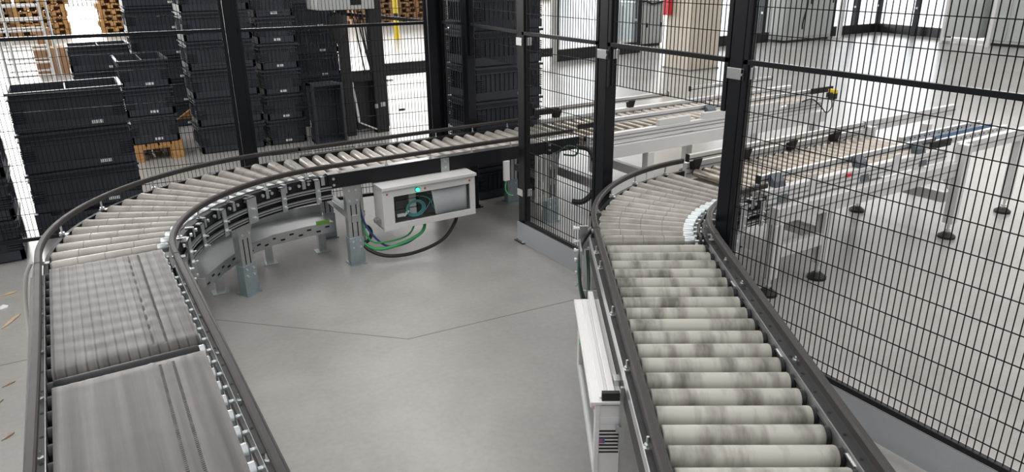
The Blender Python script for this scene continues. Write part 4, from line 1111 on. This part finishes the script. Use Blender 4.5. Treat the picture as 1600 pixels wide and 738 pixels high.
# ================================================================== FAR RIGHT BACKGROUND
T = thing('column', (8.2, 8.25, 0), 'square beige concrete column standing behind the fence', 'column')
q = MB(); q.box(7.9, 8.48, 7.95, 8.5, 0, 8); q.build('shaft', 'column_beige', T, bevel=.015)
q = MB(); q.box(7.885, 8.495, 7.935, 8.515, 0, .02); q.build('base_joint', 'joint', T)
T = thing('warning_sign', (7.86, 8.35, .75), 'red vertical panel beside the beige column', 'sign')
q = MB(); q.box(7.82, 7.895, 8.38, 8.50, .78, 1.9); q.build('panel', 'red_paint', T, bevel=.004)
def cabinet(x0, x1, y0, y1, h_, label, doors=2):
    T = thing('machine_cabinet', ((x0 + x1) / 2, (y0 + y1) / 2, 0), label, 'cabinet')
    q = MB(); q.box(x0, x1, y0, y1, .05, h_); q.build('body', 'cabinet_grey', T, bevel=.01)
    q = MB(); q.box(x0 + .03, x1 - .03, y0 + .03, y1 - .03, 0, .05); q.build('plinth', 'frame_grey', T)
    for k in range(doors):
        a = x0 + .02 + (x1 - x0 - .04) * k / doors; b = x0 + .02 + (x1 - x0 - .04) * (k + 1) / doors
        q = MB(); q.box(a + .01, b - .01, y0 - .012, y0, .10, h_ - .05); d = q.build('door', 'cabinet_grey', T, bevel=.004)
        q = MB(); q.box(b - .06, b - .04, y0 - .03, y0 - .012, h_ * .45, h_ * .55); q.build('handle', 'frame_black', d)
    for k in range(doors):
        a = y0 + (y1 - y0) * k / doors; b = y0 + (y1 - y0) * (k + 1) / doors
        q = MB(); q.box(x0 - .012, x0, a + .02, b - .02, .10, h_ - .05); q.build('side_panel', 'cabinet_grey', T, bevel=.004)
    return T
T = cabinet(9.35, 10.1, 10.95, 11.6, .80, 'low grey cabinet left of the beige column')
q = MB(); q.tube(smoothpath([(9.36, 10.93, .80), (9.6, 10.93, .84), (9.8, 10.93, .79), (10.08, 10.93, .83)]), .02, 6); q.build('cable', 'hose', T)
q = MB(); q.box(9.4, 10.05, 11.0, 11.5, .801, 1.6); q.build('top_unit', 'white_alu', T, bevel=.01)
T = cabinet(12.2, 13.6, 9.75, 10.5, 1.6, 'tall grey-green cabinet right of the tall centre post')
q = MB(); q.tube(smoothpath([(12.7, 9.72, .9), (12.72, 9.71, .7), (12.66, 9.72, .4), (12.66, 9.72, .25)]), .015, 6); q.build('cable', 'hose', T)
T = cabinet(14.75, 16.2, 6.2, 7.3, 1.8, 'large grey cabinet with tubular guard at upper right', 3)
for a, b in (((14.55, 7.98, 0), (14.55, 7.98, 1.6)), ((14.45, 7.08, 0), (14.45, 7.08, 1.6)), ((14.55, 7.98, .85), (14.45, 7.08, .85)), ((14.55, 7.98, .08), (14.45, 7.08, .08))):
    q = MB(); q.bar(a, b, .06, .06); q.build('guard_tube', 'white_alu', T, bevel=.005)
q = MB(); q.box(14.9, 15.6, 7.5, 8.2, .1, 1.7); q.build('side_unit', 'cabinet_grey', T, bevel=.01)
def guard(name_label, pts, posts, panes=True, hb=.19, z0=.0):
    T = thing('machine_guard', (pts[0][0], pts[0][1], 0), name_label, 'machine guard')
    for a, b in zip(pts, pts[1:]):
        q = MB(); q.bar((*a, z0 + hb / 2), (*b, z0 + hb / 2), .08, hb); q.build('base_beam', 'machine_black', T, bevel=.004)
        if panes:
            q = MB(); q.bar((*a, 1.2), (*b, 1.2), .008, 1.9); q.build('pane', 'pane_far', T, smooth=False)
    for x, y in posts:
        q = MB(); q.box(x - .045, x + .045, y - .045, y + .045, 0, 2.3); po = q.build('guard_post', 'machine_black', T, bevel=.004)
        q = MB(); q.box(x - .05, x - .045, y - .02, y + .02, .55, .59); q.build('hinge', 'steel_bright', po)
guard('black framed machine guard at the centre behind the fence', [(6.93, 10.08), (8.95, 10.3)], [(6.96, 10.08), (8.1, 10.2), (8.9, 10.3)])
guard('black framed machine guard behind the tall post right of the column', [(10.37, 10.14), (12.15, 10.14)], [(10.42, 10.14), (11.98, 10.14)])
guard('black framed machine guard with bent base at the upper right', [(14.0, 10.2), (15.85, 10.2), (15.5, 8.35)], [(14.2, 10.2), (15.0, 10.2), (15.82, 10.18), (15.47, 9.1), (15.52, 8.4)])
T = thing('guide_post', (6.8, 9.9, 0), 'slim grey upright beside the centre machine guard', 'upright')
q = MB(); q.box(6.76, 6.84, 9.86, 9.94, 0, 2.2); q.build('upright', 'cabinet_grey', T); q = MB(); q.box(6.5, 6.76, 9.87, 9.93, .12, .25); q.build('arm', 'machine_black', T)
T = thing('guide_post', (14.05, 9.85, 0), 'slim white upright in front of the right machine guard', 'upright')
q = MB(); q.box(14.02, 14.1, 9.84, 9.92, 0, 2.2); q.build('upright', 'white_alu', T)
q = MB(); q.box(13.98, 14.14, 9.80, 9.96, 0, .012); q.build('base_plate', 'white_alu', T)

# ================================================================== SMALL THINGS ON THE FLOOR, LOWER LEFT
for (x, y, l, w, a, m, nm, lb) in (
    (-.43, 3.74, .16, .018, 1.1, 'wood_pale', 'wood_splinter', 'pale wood splinter lying left of the belt conveyor'),
    (-.45, 4.10, .07, .02, .3, 'wood_pale', 'wood_splinter', 'short wood chip near the left crate stack'),
    (-.42, 3.10, .05, .006, .5, 'wood_pale', 'wood_splinter', 'thin wood sliver left of the nearer belt'),
    (-.46, 2.95, .09, .006, .9, 'wood_pale', 'wood_splinter', 'long thin wood sliver on the floor at the left edge'),
    (-.41, 2.70, .05, .008, .7, 'wood_pale', 'wood_splinter', 'small wood sliver nearest the camera at left'),
    (-.47, 3.93, .05, .05, .2, 'paper', 'paper_scrap', 'crumpled pale scrap on the floor beside left crates')):
    q = MB(); c_, s_ = math.cos(a), math.sin(a)
    X = frame_mtx((x, y, 0), (c_, s_, 0), (-s_, c_, 0), (0, 0, 1)); q.xf = X
    q.add([(-l / 2, 0, 0), (-l * .2, -w / 2, 0), (l * .3, -w * .4, 0), (l / 2, w * .1, 0), (l * .1, w / 2, 0), (-l / 2, 0, .003), (-l * .2, -w / 2, .006), (l * .3, -w * .4, .005), (l / 2, w * .1, .004), (l * .1, w / 2, .008)],
          [(4, 3, 2, 1, 0), (5, 6, 7, 8, 9), (0, 1, 6, 5), (1, 2, 7, 6), (2, 3, 8, 7), (3, 4, 9, 8), (4, 0, 5, 9)])
    tag(q.build(nm, m, smooth=False), lb, 'wood chip' if nm == 'wood_splinter' else 'scrap')
cable('cable', [(-.24, 3.02, .50), (-.27, 3.05, .44), (-.30, 3.10, .30), (-.31, 3.05, .15), (-.27, 2.95, .10), (-.25, 2.85, .2)], .007, 'cable_white', 'pale cable loop hanging outside the left guide rail')
cable('cable', [(-.235, 3.06, .48), (-.26, 3.10, .38), (-.275, 3.12, .25), (-.262, 3.05, .2)], .005, 'cable_white', 'thin pale cable beside the left curve outer frame')
